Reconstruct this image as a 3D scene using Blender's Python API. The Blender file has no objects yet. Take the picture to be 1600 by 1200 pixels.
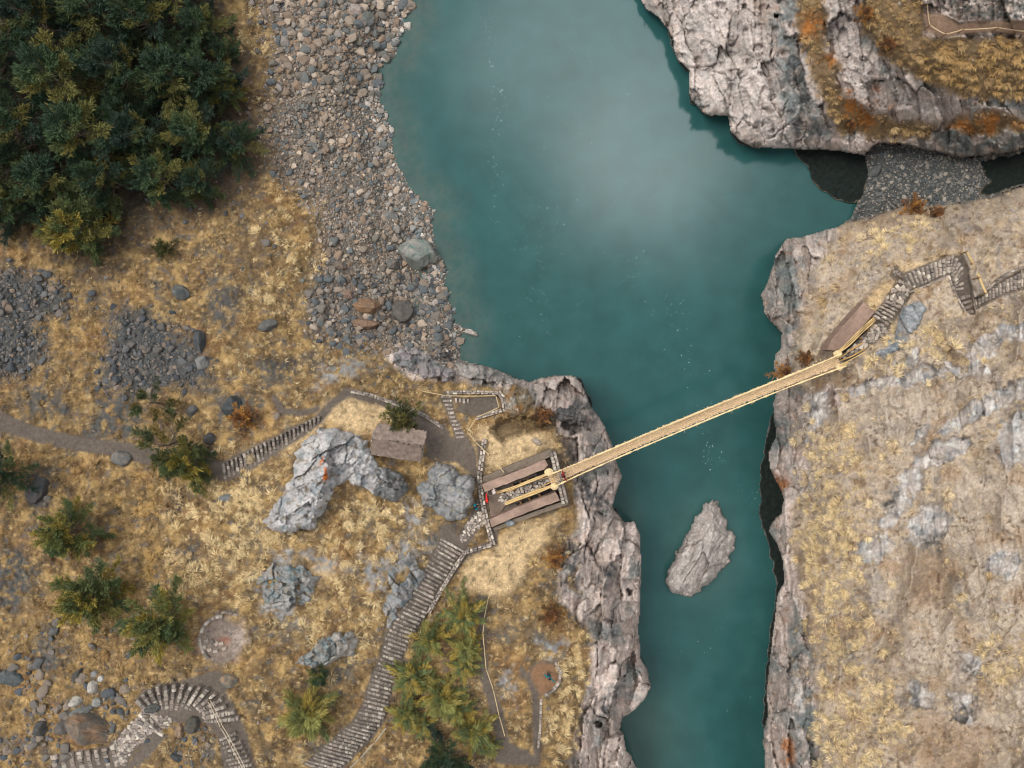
import bpy, bmesh, math, random
import numpy as np
from mathutils import Vector, Matrix

# ------------------------------------------------------------------ basics
STEP = 1.6                      # terrain spacing, in photo pixels
F, H = 1155.0, 72.2             # focal length in photo pixels, drone height over the bridge ends
WATER = -14.0
rng = np.random.default_rng(11)
random.seed(11)
scene = bpy.context.scene
COL = scene.collection

def P(px, py, z):
    s = (H - z) / F
    return ((px - 800.0) * s, (600.0 - py) * s, z)

def PV(px, py, z):
    s = (H - z) / F
    return np.stack([(px - 800.0) * s, (600.0 - py) * s, z], -1)

def lin(c):
    c = np.asarray(c, float) / 255.0
    return np.where(c <= 0.04045, c / 12.92, ((c + 0.055) / 1.055) ** 2.4)

K = 0.84
def C(r, g, b):
    return lin((r, g, b)) * K

# ------------------------------------------------------------------ noise
_TB = {}
def _tab(seed):
    if seed not in _TB:
        r = np.random.default_rng(9000 + seed); a = r.random(1024) * 2 * np.pi
        _TB[seed] = (r.permutation(1024).astype(np.int32), np.cos(a).astype(np.float32) * 1.5, np.sin(a).astype(np.float32) * 1.5, r.random(1024).astype(np.float32), r.random(1024).astype(np.float32), r.random(1024).astype(np.float32))
    return _TB[seed]

def perlin(x, y, seed=0):
    x = np.asarray(x, np.float32); y = np.asarray(y, np.float32)
    pm, gx, gy = _tab(int(seed))[:3]
    xi = np.floor(x); yi = np.floor(y)
    xf = x - xi; yf = y - yi; ix = xi.astype(np.int32); iy = yi.astype(np.int32)
    u = xf * xf * xf * (xf * (xf * 6 - 15) + 10); v = yf * yf * yf * (yf * (yf * 6 - 15) + 10)
    p0 = pm[ix & 1023]; p1 = pm[(ix + 1) & 1023]
    def g(p, dx, dy):
        h = pm[(p + iy + dy) & 1023]
        return gx[h] * (xf - dx) + gy[h] * (yf - dy)
    a = g(p0, 0, 0); b = g(p1, 1, 0); c = g(p0, 0, 1); d = g(p1, 1, 1)
    a += u * (b - a); c += u * (d - c)
    return a + v * (c - a)

def fbm(x, y, octv=4, seed=0, gain=0.5):
    s = 0; a = 1.0; t = 0
    for o in range(octv):
        s = s + a * perlin(x * 2 ** o + 17.3 * o, y * 2 ** o - 9.1 * o, seed + o); t += a; a *= gain
    return s / t

def ridged(x, y, octv=4, seed=0, gain=0.55):
    s = 0; a = 1.0; t = 0
    for o in range(octv):
        s = s + a * (1 - 2 * np.abs(perlin(x * 2 ** o + 7.7 * o, y * 2 ** o + 3.1 * o, seed + o))); t += a; a *= gain
    return s / t

def worley(x, y, seed=0):
    x = np.asarray(x, np.float32); y = np.asarray(y, np.float32)
    pm, _, _, jx, jy, ri = _tab(int(seed))
    xi = np.floor(x).astype(np.int32); yi = np.floor(y).astype(np.int32)
    f1 = np.full(x.shape, 9.0, np.float32); f2 = f1.copy(); idr = np.zeros(x.shape, np.float32)
    for dx in (-1, 0, 1):
        p = pm[(xi + dx) & 1023]
        for dy in (-1, 0, 1):
            h = pm[(p + yi + dy) & 1023]
            d = np.hypot(xi + dx + .1 + .8 * jx[h] - x, yi + dy + .1 + .8 * jy[h] - y).astype(np.float32)
            closer = d < f1
            f2 = np.where(closer, f1, np.minimum(f2, d)); idr = np.where(closer, ri[h], idr); f1 = np.where(closer, d, f1)
    return f1, f2, idr

def sst(a, b, x):
    t = np.clip((x - a) / (b - a), 0, 1)
    return t * t * (3 - 2 * t)

# ------------------------------------------------------------------ 2-D shapes in photo pixels
def segd(pts, U, V, closed):
    best = np.full(U.shape, 1e12)
    n = len(pts)
    for i in range(n if closed else n - 1):
        ax, ay = pts[i][:2]; bx, by = pts[(i + 1) % n][:2]
        dx, dy = bx - ax, by - ay
        L = dx * dx + dy * dy + 1e-9
        t = np.clip(((U - ax) * dx + (V - ay) * dy) / L, 0, 1)
        best = np.minimum(best, (U - ax - t * dx) ** 2 + (V - ay - t * dy) ** 2)
    return np.sqrt(best)

def inside(pts, U, V):
    r = np.zeros(U.shape, bool)
    n = len(pts)
    for i in range(n):
        ax, ay = pts[i]; bx, by = pts[(i + 1) % n]
        if ay == by: continue
        r ^= ((ay > V) != (by > V)) & (U < (bx - ax) * (V - ay) / (by - ay) + ax)
    return r

def sd(pts, U, V):
    d = segd(pts, U, V, True)
    return np.where(inside(pts, U, V), d, -d)

# ------------------------------------------------------------------ traced outlines (photo pixels)
WEST = [(640,-200),(636,0),(640,18),(622,30),(637,45),(618,58),(617,85),(600,95),(588,112),(592,128),(586,150),(597,165),(605,190),
 (611,210),(613,240),(618,262),(628,272),(636,290),(655,312),(668,320),(678,330),(672,345),(675,370),(676,380),(685,398),(694,420),(697,430),
 (693,440),(700,455),(700,470),(705,490),(708,505),(725,515),(715,528),(718,548),(715,562),(735,568),(760,573),(785,582),(800,590),(828,597),
 (845,590),(870,587),(895,588),(908,598),(915,612),(922,635),(935,650),(945,665),(952,685),(958,698),(962,720),(970,738),(972,745),(965,760),
 (960,780),(955,792),(968,805),(975,817),(992,815),(1000,835),(1002,870),(1001,905),(1000,950),(998,990),(1000,1025),(1010,1040),(1012,1060),
 (1017,1072),(1008,1092),(985,1115),(972,1122),(968,1140),(975,1147),(978,1170),(985,1180),(995,1200),(1002,1260),(1010,1500)]
EAST = [(1190,1500),(1188,1260),(1195,1200),(1193,1140),(1200,1120),(1198,1080),(1203,1030),(1208,990),(1215,930),(1225,912),(1224,880),(1215,850),
 (1200,830),(1207,815),(1222,800),(1225,780),(1215,755),(1202,730),(1200,710),(1205,700),(1212,680),(1210,650),(1209,630),(1215,610),(1210,575),
 (1212,555),(1220,545),(1222,520),(1205,505),(1195,490),(1190,460),(1200,440),(1208,415),(1210,400),(1225,380),(1230,373),(1255,370),(1290,360),
 (1310,355),(1325,345)]
NORTH = [(1348,243),(1320,238),(1290,234),(1240,233),(1200,230),(1180,232),(1160,222),(1140,205),(1138,180),(1120,180),(1108,182),(1090,170),(1080,155),
 (1075,140),(1078,110),(1060,95),(1055,85),(1050,60),(1042,45),(1030,30),(1010,15),(1000,0),(985,-40),(960,-200)]
COVEMOUTH = [(1336,334),(1345,315),(1352,296),(1356,270),(1354,246)]
RIVER = WEST + EAST + COVEMOUTH + NORTH
COVE = [(1325,346),(1345,310),(1356,270),(1352,240),(1372,224),(1400,222),(1440,232),(1500,246),(1560,240),(1640,228),(1800,220),(1800,270),(1640,272),(1600,292),(1560,304),
 (1500,318),(1450,322),(1420,318),(1390,330),(1360,340)]
BANKSHADE = [  # shade under the overhanging banks and in the cove, painted near-black
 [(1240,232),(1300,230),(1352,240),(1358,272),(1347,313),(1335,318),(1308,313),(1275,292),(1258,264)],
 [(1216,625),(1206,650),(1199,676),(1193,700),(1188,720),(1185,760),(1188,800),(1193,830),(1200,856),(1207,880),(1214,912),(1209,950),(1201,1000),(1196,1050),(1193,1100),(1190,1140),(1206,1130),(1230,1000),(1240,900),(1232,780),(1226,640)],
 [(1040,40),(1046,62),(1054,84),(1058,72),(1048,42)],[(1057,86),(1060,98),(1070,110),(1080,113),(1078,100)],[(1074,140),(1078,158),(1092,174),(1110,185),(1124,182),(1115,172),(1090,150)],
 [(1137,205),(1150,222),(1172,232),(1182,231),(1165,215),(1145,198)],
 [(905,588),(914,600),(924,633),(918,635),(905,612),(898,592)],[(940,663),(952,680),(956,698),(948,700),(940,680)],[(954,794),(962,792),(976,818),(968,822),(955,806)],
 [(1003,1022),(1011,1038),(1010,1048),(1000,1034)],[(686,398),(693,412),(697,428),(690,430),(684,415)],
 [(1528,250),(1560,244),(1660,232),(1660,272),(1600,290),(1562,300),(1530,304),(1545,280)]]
GRAVEL = [(398,-200),(404,0),(424,42),(428,92),(436,114),(418,180),(428,262),(466,300),(498,330),(503,372),(498,420),(480,470),(488,512),(518,535),(560,541),(610,547),(640,556),(690,566),(740,573),(790,540),(760,480),(760,400),(720,300),(680,240),(660,150),(680,0),(680,-200)]
SCREE1 = [(172,492),(190,480),(238,490),(268,510),(300,530),(330,572),(322,600),(270,606),(210,618),(152,604),(165,560)]
SCREE2 = [(-100,400),(60,428),(105,452),(102,490),(62,502),(78,560),(30,590),(-100,600)]
LROCK = [(600,548),(620,540),(680,560),(720,566),(790,578),(845,586),(915,586),(1000,780),(1030,1000),(1030,1260),(880,1260),(892,1190),(905,1130),(922,1050),(928,1000),(902,965),(872,935),(880,872),(905,812),(896,745),(880,690),(868,660),(838,640),(812,622),(770,604),(700,592),(650,592),(618,576)]
RROCK = [(1310,352),(1300,378),(1272,420),(1255,470),(1240,545),(1232,600),(1268,612),(1300,600),(1330,620),(1290,650),(1250,655),(1236,690),(1262,700),(1270,760),(1240,790),(1232,850),(1256,925),(1266,1000),(1276,1100),(1290,1260),(1150,1260),(1150,340)]
RBANDS = [[(1600,500),(1560,510),(1520,535),(1500,570),(1520,585),(1555,545),(1620,520)],[(1560,654),(1600,640),(1680,640),(1680,735),(1590,722),(1566,738)],
 [(1470,672),(1500,648),(1535,620),(1600,590),(1680,575),(1680,612),(1600,625),(1540,650),(1500,670),(1478,680)],[(1418,692),(1448,654),(1454,662),(1426,704)],[(1425,722),(1450,698),(1500,678),(1518,698),(1480,722),(1440,738)],
 [(1373,822),(1407,748),(1435,724),(1442,754),(1420,795),(1390,828)],[(1412,845),(1440,790),(1485,793),(1478,840),(1430,852)],[(1338,878),(1345,848),(1390,830),(1397,850),(1370,882)],
 [(1323,612),(1370,585),(1420,578),(1470,567),(1545,574),(1545,590),(1470,590),(1420,602),(1370,608),(1345,628)],[(1496,1014),(1532,1028),(1537,1057),(1508,1052)],[(1416,1064),(1452,1068),(1459,1112),(1423,1102)],[(1484,1080),(1522,1080),(1520,1135),(1488,1127)],
 [(1240,1055),(1250,1055),(1256,1116),(1244,1116)],[(1262,620),(1290,610),(1300,640),(1270,680),(1255,690)],[(1395,540),(1440,545),(1430,575),(1390,570)],[(1540,870),(1560,860),(1600,870),(1590,900),(1550,900)]]
RBROWN = [[(1430,1100),(1490,1130),(1540,1140),(1550,1260),(1440,1260),(1425,1150)],[(1420,860),(1470,860),(1480,920),(1440,960),(1410,930)],[(1245,900),(1275,910),(1275,950),(1255,960)],[(1205,560),(1240,555),(1262,590),(1230,620),(1210,610)],[(1330,335),(1460,318),(1470,340),(1340,360)],[(1240,860),(1262,850),(1270,900),(1245,920)]]
CRACKS = [[(1142,70),(1144,120),(1140,170),(1137,205)],[(1075,104),(1100,110),(1140,116)],[(1155,-20),(1154,60),(1145,72)],[(1180,-20),(1178,90),(1168,86),(1164,74)],[(1040,-20),(1035,20),(1050,60)],[(1187,-20),(1192,90),(1212,152)],[(1205,30),(1206,100),(1228,152)],[(1180,232),(1230,195),(1270,200)],
 [(935,800),(962,812),(960,850),(950,880),(946,905)],[(905,880),(940,870),(958,884),(976,905),(998,908)],[(985,920),(996,980),(986,1030),(976,1060),(958,1082),(930,1100)],[(940,1105),(955,1120),(948,1150),(944,1200)],[(900,690),(925,720),(935,760),(918,800)],[(880,600),(890,640),(930,660)],[(1208,660),(1232,680),(1240,740)],[(1216,850),(1236,880),(1238,930)],[(1210,410),(1240,450),(1228,520)]]
TGRASS = [[(1243,-60),(1290,-60),(1290,80),(1312,110),(1302,135),(1340,168),(1400,190),(1462,196),(1450,212),(1380,216),(1310,205),(1282,150),(1262,95),(1245,40)],
 [(1345,-60),(1460,-60),(1440,20),(1445,60),(1500,62),(1800,50),(1800,150),(1520,154),(1450,130),(1400,100),(1350,50)],
 [(1478,196),(1510,182),(1560,176),(1620,190),(1592,204),(1520,212)]]
ORANGE = [[(1243,20),(1290,10),(1288,60),(1250,60)],[(1275,85),(1305,82),(1308,105),(1285,112)],[(1310,130),(1335,140),(1372,190),(1340,205),(1318,180)],[(1370,130),(1395,160),(1390,178),(1365,165)],[(1480,196),(1510,182),(1560,177),(1605,192),(1560,205),(1520,212)],
 [(1205,740),(1225,740),(1232,760),(1220,790)],[(1215,1150),(1240,1150),(1240,1195),(1215,1190)]]
TPATH = [(1440,20),(1470,22),(1500,35),(1560,34),(1800,38),(1800,56),(1600,56),(1550,50),(1495,54),(1470,60),(1446,48)]
TLICH = [(1450,-80),(1470,15),(1500,30),(1560,34),(1800,30),(1800,-80)]
RSLAB = [[(1395,600),(1480,590),(1540,600),(1470,650),(1420,700),(1360,690),(1340,640)],[(1480,740),(1600,730),(1680,740),(1680,1010),(1600,1000),(1540,1010),(1500,900),(1470,830)],[(1420,940),(1490,960),(1500,1020),(1450,1060),(1410,1040)],[(1560,1080),(1680,1040),(1680,1260),(1560,1260)],[(1400,850),(1430,870),(1420,940),(1385,960)]]
LAWN = [[(500,648),(520,625),(548,618),(620,640),(652,662),(600,662),(580,670),(560,684),(520,672)],
 [(742,668),(790,663),(860,682),(866,700),(770,738),(752,742),(746,705)],[(776,850),(800,822),(830,815),(868,810),(850,850),(815,905),(790,932),(718,928),(728,882),(760,866)],
 [(502,655),(498,690),(440,700)],[(660,735),(700,715),(738,745),(745,760),(735,742)],[(490,885),(520,885),(530,905),(500,910)],
 [(1384,468),(1395,440),(1388,420),(1420,410),(1500,390),(1500,398),(1420,425)],[(1340,480),(1390,430),(1400,445),(1370,485)]]
def ring(a, b): return list(a) + list(b)[::-1]
ST = {}   # stairways: two edges, number of steps
ST['a'] = ([(348,722),(400,696),(497,649)], [(353,752),(400,730),(498,665)], 24)
ST['b'] = ([(688,620),(696,637),(702,655),(707,668),(711,684)], [(707,620),(709,640),(714,655),(722,668),(727,682)], 11)
ST['c'] = ([(712,621),(731,623)], [(713,630),(731,631)], 4)
ST['d'] = ([(688,840),(668,878),(635,933),(613,972),(600,998),(592,1028),(577,1063),(567,1098),(550,1127),(516,1156),(474,1193)],
           [(725,862),(700,900),(682,930),(665,965),(640,1000),(628,1040),(612,1080),(604,1120),(585,1150),(555,1180),(530,1210)], 62)
ST['e'] = ([(211,1094),(227,1077),(253,1069),(278,1068),(303,1070),(323,1074),(343,1087),(358,1105),(376,1123)],
           [(247,1128),(251,1112),(268,1114),(285,1113),(299,1114),(308,1114),(314,1120),(316,1125),(318,1129)], 15)
ST['f'] = ([(341,1158),(353,1196),(358,1215)], [(368,1146),(391,1184),(402,1210)], 10)
ST['g'] = ([(83,1180),(120,1173),(150,1170),(174,1164)], [(88,1206),(130,1206),(165,1206),(184,1200)], 8)
ST['h'] = ([(1366,492),(1384,470)], [(1392,509),(1409,481)], 6)
ST['i'] = ([(1414,428),(1440,416),(1470,404),(1483,400)], [(1426,454),(1450,443),(1470,434),(1483,430)], 11)
ST['j'] = ([(1490,398),(1500,404),(1507,420),(1507,440),(1507,450)], [(1484,428),(1486,432),(1489,438),(1491,446),(1492,453)], 8)
ST['k'] = ([(1497,468),(1508,490)], [(1519,461),(1522,486)], 4)
ST['l'] = ([(1524,466),(1535,462),(1555,447),(1576,433),(1605,420)], [(1526,482),(1540,474),(1560,464),(1580,457),(1605,450)], 15)
PATHPOLY = [ring(a, b) for a, b, n in ST.values()] + [
 [(-100,600),(0,640),(30,658),(75,672),(130,684),(200,692),(245,706),(300,714),(352,722),(353,752),(290,742),(238,728),(180,712),(120,704),(60,692),(0,672),(-100,640)],
 [(496,648),(515,628),(540,607),(552,610),(580,620),(620,634),(665,650),(700,672),(705,690),(665,690),(640,655),(600,636),(545,619),(522,636),(500,662)],
 [(664,664),(700,684),(730,682),(741,700),(748,745),(744,760),(735,738),(712,722),(668,716)],
 [(733,622),(776,620),(780,637),(745,650),(736,648),(712,640)],
 [(746,690),(756,690),(754,740),(760,800),(745,830),(725,862),(700,850),(718,835),(738,800),(748,775)],
 [(688,822),(700,818),(712,832),(720,850),(700,848),(684,840)],
 [(762,812),(780,818),(776,850),(726,872),(700,912),(690,905),(725,862),(766,846)],
 [(748,930),(762,932),(757,1000),(765,1060),(785,1110),(795,1160),(835,1182),(832,1100),(824,1060),(812,1050),(815,1040),(830,1062),(842,1085),(846,1140),(842,1196),(775,1192),(770,1120),(750,1060),(748,1000)],
 [(826,1045),(845,1032),(868,1038),(876,1056),(868,1080),(846,1088),(832,1072)],
 [(240,1080),(290,1062),(335,1048),(362,1060),(352,1082),(380,1130),(400,1200),(420,1260),(360,1260),(340,1150),(320,1130),(250,1128)],
 [(220,1118),(246,1145),(206,1182),(196,1206),(180,1206),(172,1160)],[(242,1143),(262,1150),(215,1200),(196,1200)],
 [(1384,468),(1402,440),(1392,430),(1400,416),(1414,428),(1426,455),(1416,470),(1408,481)],
 [(1483,400),(1503,398),(1512,420),(1520,466),(1522,490),(1512,490),(1494,462),(1484,430)],
 [(1366,490),(1394,508),(1384,522),(1360,540),(1322,566),(1308,560),(1320,540)],
 [(752,756),(860,706),(872,715),(890,786),(772,824)],
 TPATH, [(430,616),(444,638),(470,642),(500,634),(500,640),(470,650),(438,646),(425,622)]]
RUIN = [(312,985),(325,966),(355,962),(380,972),(383,1000),(372,1030),(350,1040),(320,1036),(308,1010)]
LBANDS = [[(600,850),(640,840),(650,880),(620,900),(590,880)],[(470,860),(520,865),(560,895),(500,890)],[(560,870),(610,885),(600,930),(560,905)],[(420,860),(455,855),(470,880),(430,885)],[(640,780),(665,800),(650,850),(630,830)],
 [(505,575),(560,560),(600,575),(540,590),(490,605)],[(840,1000),(880,1000),(880,1035),(850,1030)],[(1000,1000),(1000,1001),(1001,1001)],[(690,850),(650,870),(640,860),(680,835)],[(780,1060),(800,1040),(805,1090),(785,1085)],[(395,890),(440,940),(480,980),(420,965)]]
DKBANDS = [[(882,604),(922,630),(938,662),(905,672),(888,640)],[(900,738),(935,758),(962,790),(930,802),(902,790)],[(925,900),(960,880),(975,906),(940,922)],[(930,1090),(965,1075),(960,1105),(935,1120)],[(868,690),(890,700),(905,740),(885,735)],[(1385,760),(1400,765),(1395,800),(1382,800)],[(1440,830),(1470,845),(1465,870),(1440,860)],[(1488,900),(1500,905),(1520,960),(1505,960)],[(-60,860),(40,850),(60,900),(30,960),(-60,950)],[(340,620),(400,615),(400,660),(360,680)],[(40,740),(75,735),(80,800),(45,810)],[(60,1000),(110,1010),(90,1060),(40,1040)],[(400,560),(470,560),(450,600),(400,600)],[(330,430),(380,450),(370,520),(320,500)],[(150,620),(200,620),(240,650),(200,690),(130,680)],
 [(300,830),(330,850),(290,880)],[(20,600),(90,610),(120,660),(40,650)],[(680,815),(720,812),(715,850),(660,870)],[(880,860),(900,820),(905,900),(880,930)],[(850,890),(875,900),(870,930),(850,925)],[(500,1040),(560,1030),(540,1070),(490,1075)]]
SHALLOW = [(640,-50),(645,60),(665,75),(690,60),(680,20),(660,-60)]

# ------------------------------------------------------------------ terrain heights
CTRL = [(700,470,-13.7),(676,360,-13.7),(610,150,-13.7),(625,40,-13.7),(560,100,-12),(450,100,-10),(450,300,-9.8),(600,400,-12.3),(520,480,-10.6),(640,540,-12.5),(0,0,-6),(200,200,-7.5),
 (350,200,-9),(0,350,-5.5),(300,420,-7.5),(420,400,-8.6),(380,0,-9.5),(0,650,-2),(200,550,-5),(200,710,-2.4),(340,740,-2),(498,660,0),(400,600,-4),(480,560,-7.5),(550,580,-6),(560,600,-3),(610,650,-.3),(640,690,0),
 (700,640,-.5),(700,690,0),(770,630,-.6),(820,615,-2),(880,600,-4.5),(760,760,0),(800,760,0),(870,750,-.4),(920,720,-2.0),(950,740,-3.8),(730,840,.4),(690,900,1),(600,1000,2.4),(560,1150,4),(490,1200,5),(300,900,2.5),
 (450,830,2),(100,900,2),(0,800,1),(280,1100,6),(100,1180,6),(0,1200,5.5),(850,900,-.6),(900,900,-2),(975,900,-4.2),(760,1000,1),(850,1060,1),(905,1100,-1),(980,1060,-4.6),(780,1180,1.5),(960,1180,-4.2),
 (1310,560,-.5),(1240,450,-7),(1260,400,-7),(1350,350,-5),(1450,340,-4),(1350,520,0),(1390,490,.8),(1400,455,1.8),(1500,410,3.6),(1515,480,4.2),(1600,440,6),(1600,340,2),(1250,650,-5),(1245,800,-7.5),(1245,1000,-8),(1300,800,-.6),
 (1310,1050,-1),(1450,800,3.2),(1600,800,6.5),(1600,1000,7.5),(1450,1100,3.6),(1600,600,7),(1600,1200,8.5),(1700,800,9),(1100,50,-9.5),(1100,140,-10.5),(1200,150,-7),(1200,30,-4),(1300,50,-1),(1300,150,-4.5),(1400,195,-7),
 (1330,222,-9.5),(1400,60,2),(1500,45,4),(1600,45,5),(1500,120,1),(1560,165,-2),(1500,215,-7),(1640,205,-6),(1700,0,6),(-160,600,0),(-160,1200,5),(-160,0,-5),(300,-130,-7),(600,1340,6),(900,1340,-1),(1400,1340,5)]

def thin_plate(ctrl, lam=0.6):
    A = np.array(ctrl, float); X = A[:, :2] / 400.0; z = A[:, 2]
    def phi(r2): return np.where(r2 > 0, 0.5 * r2 * np.log(r2 + 1e-20), 0)
    n = len(X)
    D = ((X[:, None] - X[None]) ** 2).sum(-1)
    M = np.zeros((n + 3, n + 3)); M[:n, :n] = phi(D) + lam * 0.01 * np.eye(n)
    M[:n, n] = 1; M[:n, n + 1:] = X; M[n, :n] = 1; M[n + 1:, :n] = X.T
    w = np.linalg.solve(M, np.concatenate([z, np.zeros(3)]))
    def ev(U, V):
        q = np.stack([U.ravel(), V.ravel()], -1) / 400.0
        r = phi(((q[:, None] - X[None]) ** 2).sum(-1)) @ w[:n] + w[n] + q @ w[n + 1:]
        return r.reshape(U.shape)
    return ev

us = np.arange(-172, 1772.1, STEP); vs = np.arange(-132, 1332.1, STEP)
U, V = np.meshgrid(us, vs)
NV, NU = U.shape

class Coarse:
    """a field worked out on a wide grid and read back in between"""
    def __init__(s, f, st, pad=20):
        s.st = st
        s.x0, s.y0 = us[0] - pad, vs[0] - pad
        x = np.arange(s.x0, us[-1] + pad + st, st); y = np.arange(s.y0, vs[-1] + pad + st, st)
        X, Y = np.meshgrid(x, y); s.A = f(X, Y)
    def __call__(s, u, v):
        return bil(s.A, s.x0, s.y0, s.st, u, v)

def bil(A, x0, y0, st, u, v):
    fx = np.clip((np.asarray(u, float) - x0) / st, 0, A.shape[1] - 1.001); fy = np.clip((np.asarray(v, float) - y0) / st, 0, A.shape[0] - 1.001)
    ix = fx.astype(int); iy = fy.astype(int); tx = fx - ix; ty = fy - iy
    if A.ndim == 3: tx = tx[..., None]; ty = ty[..., None]
    return (A[iy, ix] * (1 - tx) + A[iy, ix + 1] * tx) * (1 - ty) + (A[iy + 1, ix] * (1 - tx) + A[iy + 1, ix + 1] * tx) * ty

wx = fbm(U / 26, V / 26, 4, 3) * 9; wy = fbm(U / 26, V / 26, 4, 41) * 9
WU, WV = U + wx, V + wy

def mask(polys, soft=5.0, warp=1.0, grow=0.0):
    if isinstance(polys[0][0], (int, float)): polys = [polys]
    out = np.zeros(U.shape)
    for p in polys:
        a = np.array(p, float); m = soft + 14 + abs(grow)
        i0 = max(0, int((a[:, 1].min() - m - vs[0]) / STEP)); i1 = min(NV, int((a[:, 1].max() + m - vs[0]) / STEP) + 1)
        j0 = max(0, int((a[:, 0].min() - m - us[0]) / STEP)); j1 = min(NU, int((a[:, 0].max() + m - us[0]) / STEP) + 1)
        if i1 <= i0 or j1 <= j0: continue
        s = (slice(i0, i1), slice(j0, j1))
        d = sd(p, U[s] + wx[s] * warp, V[s] + wy[s] * warp) + grow
        out[s] = np.maximum(out[s], np.clip(0.5 + d / (2 * soft), 0, 1))
    return out

land_z = Coarse(thin_plate(CTRL), 16.0)
def lowd(X, Y):
    return -np.maximum(sd(RIVER, X, Y), sd(COVE, X, Y))
d_low_c = Coarse(lowd, 4.0); d_riv_c = Coarse(lambda X, Y: -sd(RIVER, X, Y), 3.2)

m_gravel = mask(GRAVEL, 20, 1.8); m_cove = mask(COVE, 3, .6); m_shade = mask(BANKSHADE, 2.0, .8)
m_path = mask(PATHPOLY, 2.2, .22, 1.0)
rimw = 0.30
D = d_low_c(U + wx * rimw, V + wy * rimw); DR = d_riv_c(U + wx * rimw, V + wy * rimw)
hl = land_z(U, V)
beach = mask([(200,-200),(760,-200),(790,500),(745,570),(690,566),(600,540),(300,500)], 12, 0)
m_rockL = mask(LROCK, 5, 1.0); m_rockR = mask(RROCK, 6, 1.0); m_band = mask(RBANDS, 2.5, 1.9)
m_top = ((U > 940) & (V < 262) & (V - 262 < (1700 - U) * 0.0 + 0)).astype(float) * np.clip((U - 940) / 20, 0, 1)
m_tg = mask(TGRASS, 6, 1.4); m_tl = mask(TLICH, 6, .8)
m_rockT = m_top * (1 - m_tg)
rock = np.clip(np.maximum.reduce([m_rockL, m_rockR, m_rockT]), 0, 1)
bandn = np.clip(m_band * sst(-.75, -.2, fbm(U / 22, V / 22, 4, 77)), 0, 1)
OUT_A = [(475,690),(500,668),(530,670),(575,688),(582,718),(600,730),(628,748),(632,768),(600,776),(570,765),(545,750),(522,762),(508,800),(484,828),(440,834),(410,818),(436,778),(458,742),(464,702)]

# rock relief: big blocks with cracks, smaller blocks, strata that follow each cliff
def facets(x, y, seed):
    """cells that are each a tilted plane: offset, tilt height, edge distance, tone"""
    x = np.asarray(x, np.float32); y = np.asarray(y, np.float32)
    pm, t1, t2, jx, jy, ri = _tab(int(seed))
    xi = np.floor(x).astype(np.int32); yi = np.floor(y).astype(np.int32)
    f1 = np.full(x.shape, 9.0, np.float32); f2 = f1.copy(); hb = np.zeros(x.shape, np.int32); bx = np.zeros(x.shape, np.float32); by = bx.copy()
    for dx in (-1, 0, 1):
        p = pm[(xi + dx) & 1023]
        for dy in (-1, 0, 1):
            h = pm[(p + yi + dy) & 1023]
            ex = x - (xi + dx + .1 + .8 * jx[h]); ey = y - (yi + dy + .1 + .8 * jy[h]); d = np.hypot(ex, ey)
            c = d < f1
            f2 = np.where(c, f1, np.minimum(f2, d)); hb = np.where(c, h, hb); bx = np.where(c, ex, bx); by = np.where(c, ey, by); f1 = np.where(c, d, f1)
    return ri[hb], (t1[hb] * bx + t2[hb] * by), f2 - f1

def relief(u, v, seed=0, ang=0.0, sx=1.0, sy=1.0):
    ca, sa = math.cos(ang), math.sin(ang)
    x = (u * ca + v * sa) * sx + 12 * fbm(u / 55, v / 55, 3, seed + 5); y = (-u * sa + v * ca) * sy + 12 * fbm(u / 55, v / 55, 3, seed + 6)
    x = x + 2.2 * fbm(u / 9, v / 9, 2, seed + 7); y = y + 2.2 * fbm(u / 9, v / 9, 2, seed + 8)
    a, ta, ea = facets(x / 46, y / 46, seed + 1); b, tb, eb = facets(x / 17 + 5, y / 17, seed + 2); c, tc_, ec = facets(x / 7 + 9, y / 7, seed + 3)
    k1 = sst(-.3, .15, perlin(u / 40, v / 40, seed + 10)); k2 = sst(-.05, .35, perlin(u / 24, v / 24, seed + 11))
    fr = (1 - sst(0, .06, ea)) * k1; fs = (1 - sst(0, .10, eb)) * k2
    r1 = 1 - 2 * np.abs(perlin(x / 30, y / 30, seed + 4)); lo = fbm(u / 30, v / 30, 4, seed + 13); c1 = sst(.88, .985, r1) * k2
    h = (a - .5) * 1.7 + ta * 1.3 + (b - .5) * .55 + tb * .5 + (c - .5) * .16 + tc_ * .16 + lo * .8 - fr * .7 - fs * .3 - c1 * .3 + fbm(u / 5, v / 5, 2, seed + 14) * .12
    dirt = np.clip(fr * .75 + fs * .5 + c1 * .45 + sst(.1, .5, -lo) * .25, 0, 1)
    tone = np.clip(.5 + (a - .5) * .5 + (b - .5) * .22 + .34 * fbm(x / 26, y / 26, 4, seed + 9) + .14 * fbm(x / 6, y / 4, 3, seed + 15), 0, 1)
    return h, dirt, tone
m_shade = m_shade * ((DR < .5) | (U > 1400) | (U < 720))
rl = relief(U, V, 100, math.pi / 2 + .12, .55, 1.5)          # left bank cliff: strata run along the river
rr = relief(U, V, 200, math.pi / 2 - .05, .5, 1.6)
rt = relief(U, V, 300, math.pi / 2 - .25, .5, 1.3)
wT = np.clip((U - 940) / 40, 0, 1) * (V < 300); wR = ((U > 1090) & (V >= 300)).astype(float)
def pick(k): return np.where(wT > .5, rt[k], np.where(wR > .5, rr[k], rl[k]))
rh, rdirt, rtone = pick(0), pick(1), pick(2)
soft = np.where(m_top > .5, .62, 1.0) * np.where(U > 1240, np.where(m_top > .5, 1.3, 1), 1)
rh = rh * soft; rdirt = rdirt * np.where((m_top > .5) & (U < 1240), .55, 1)
crk = np.zeros(U.shape)
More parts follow.
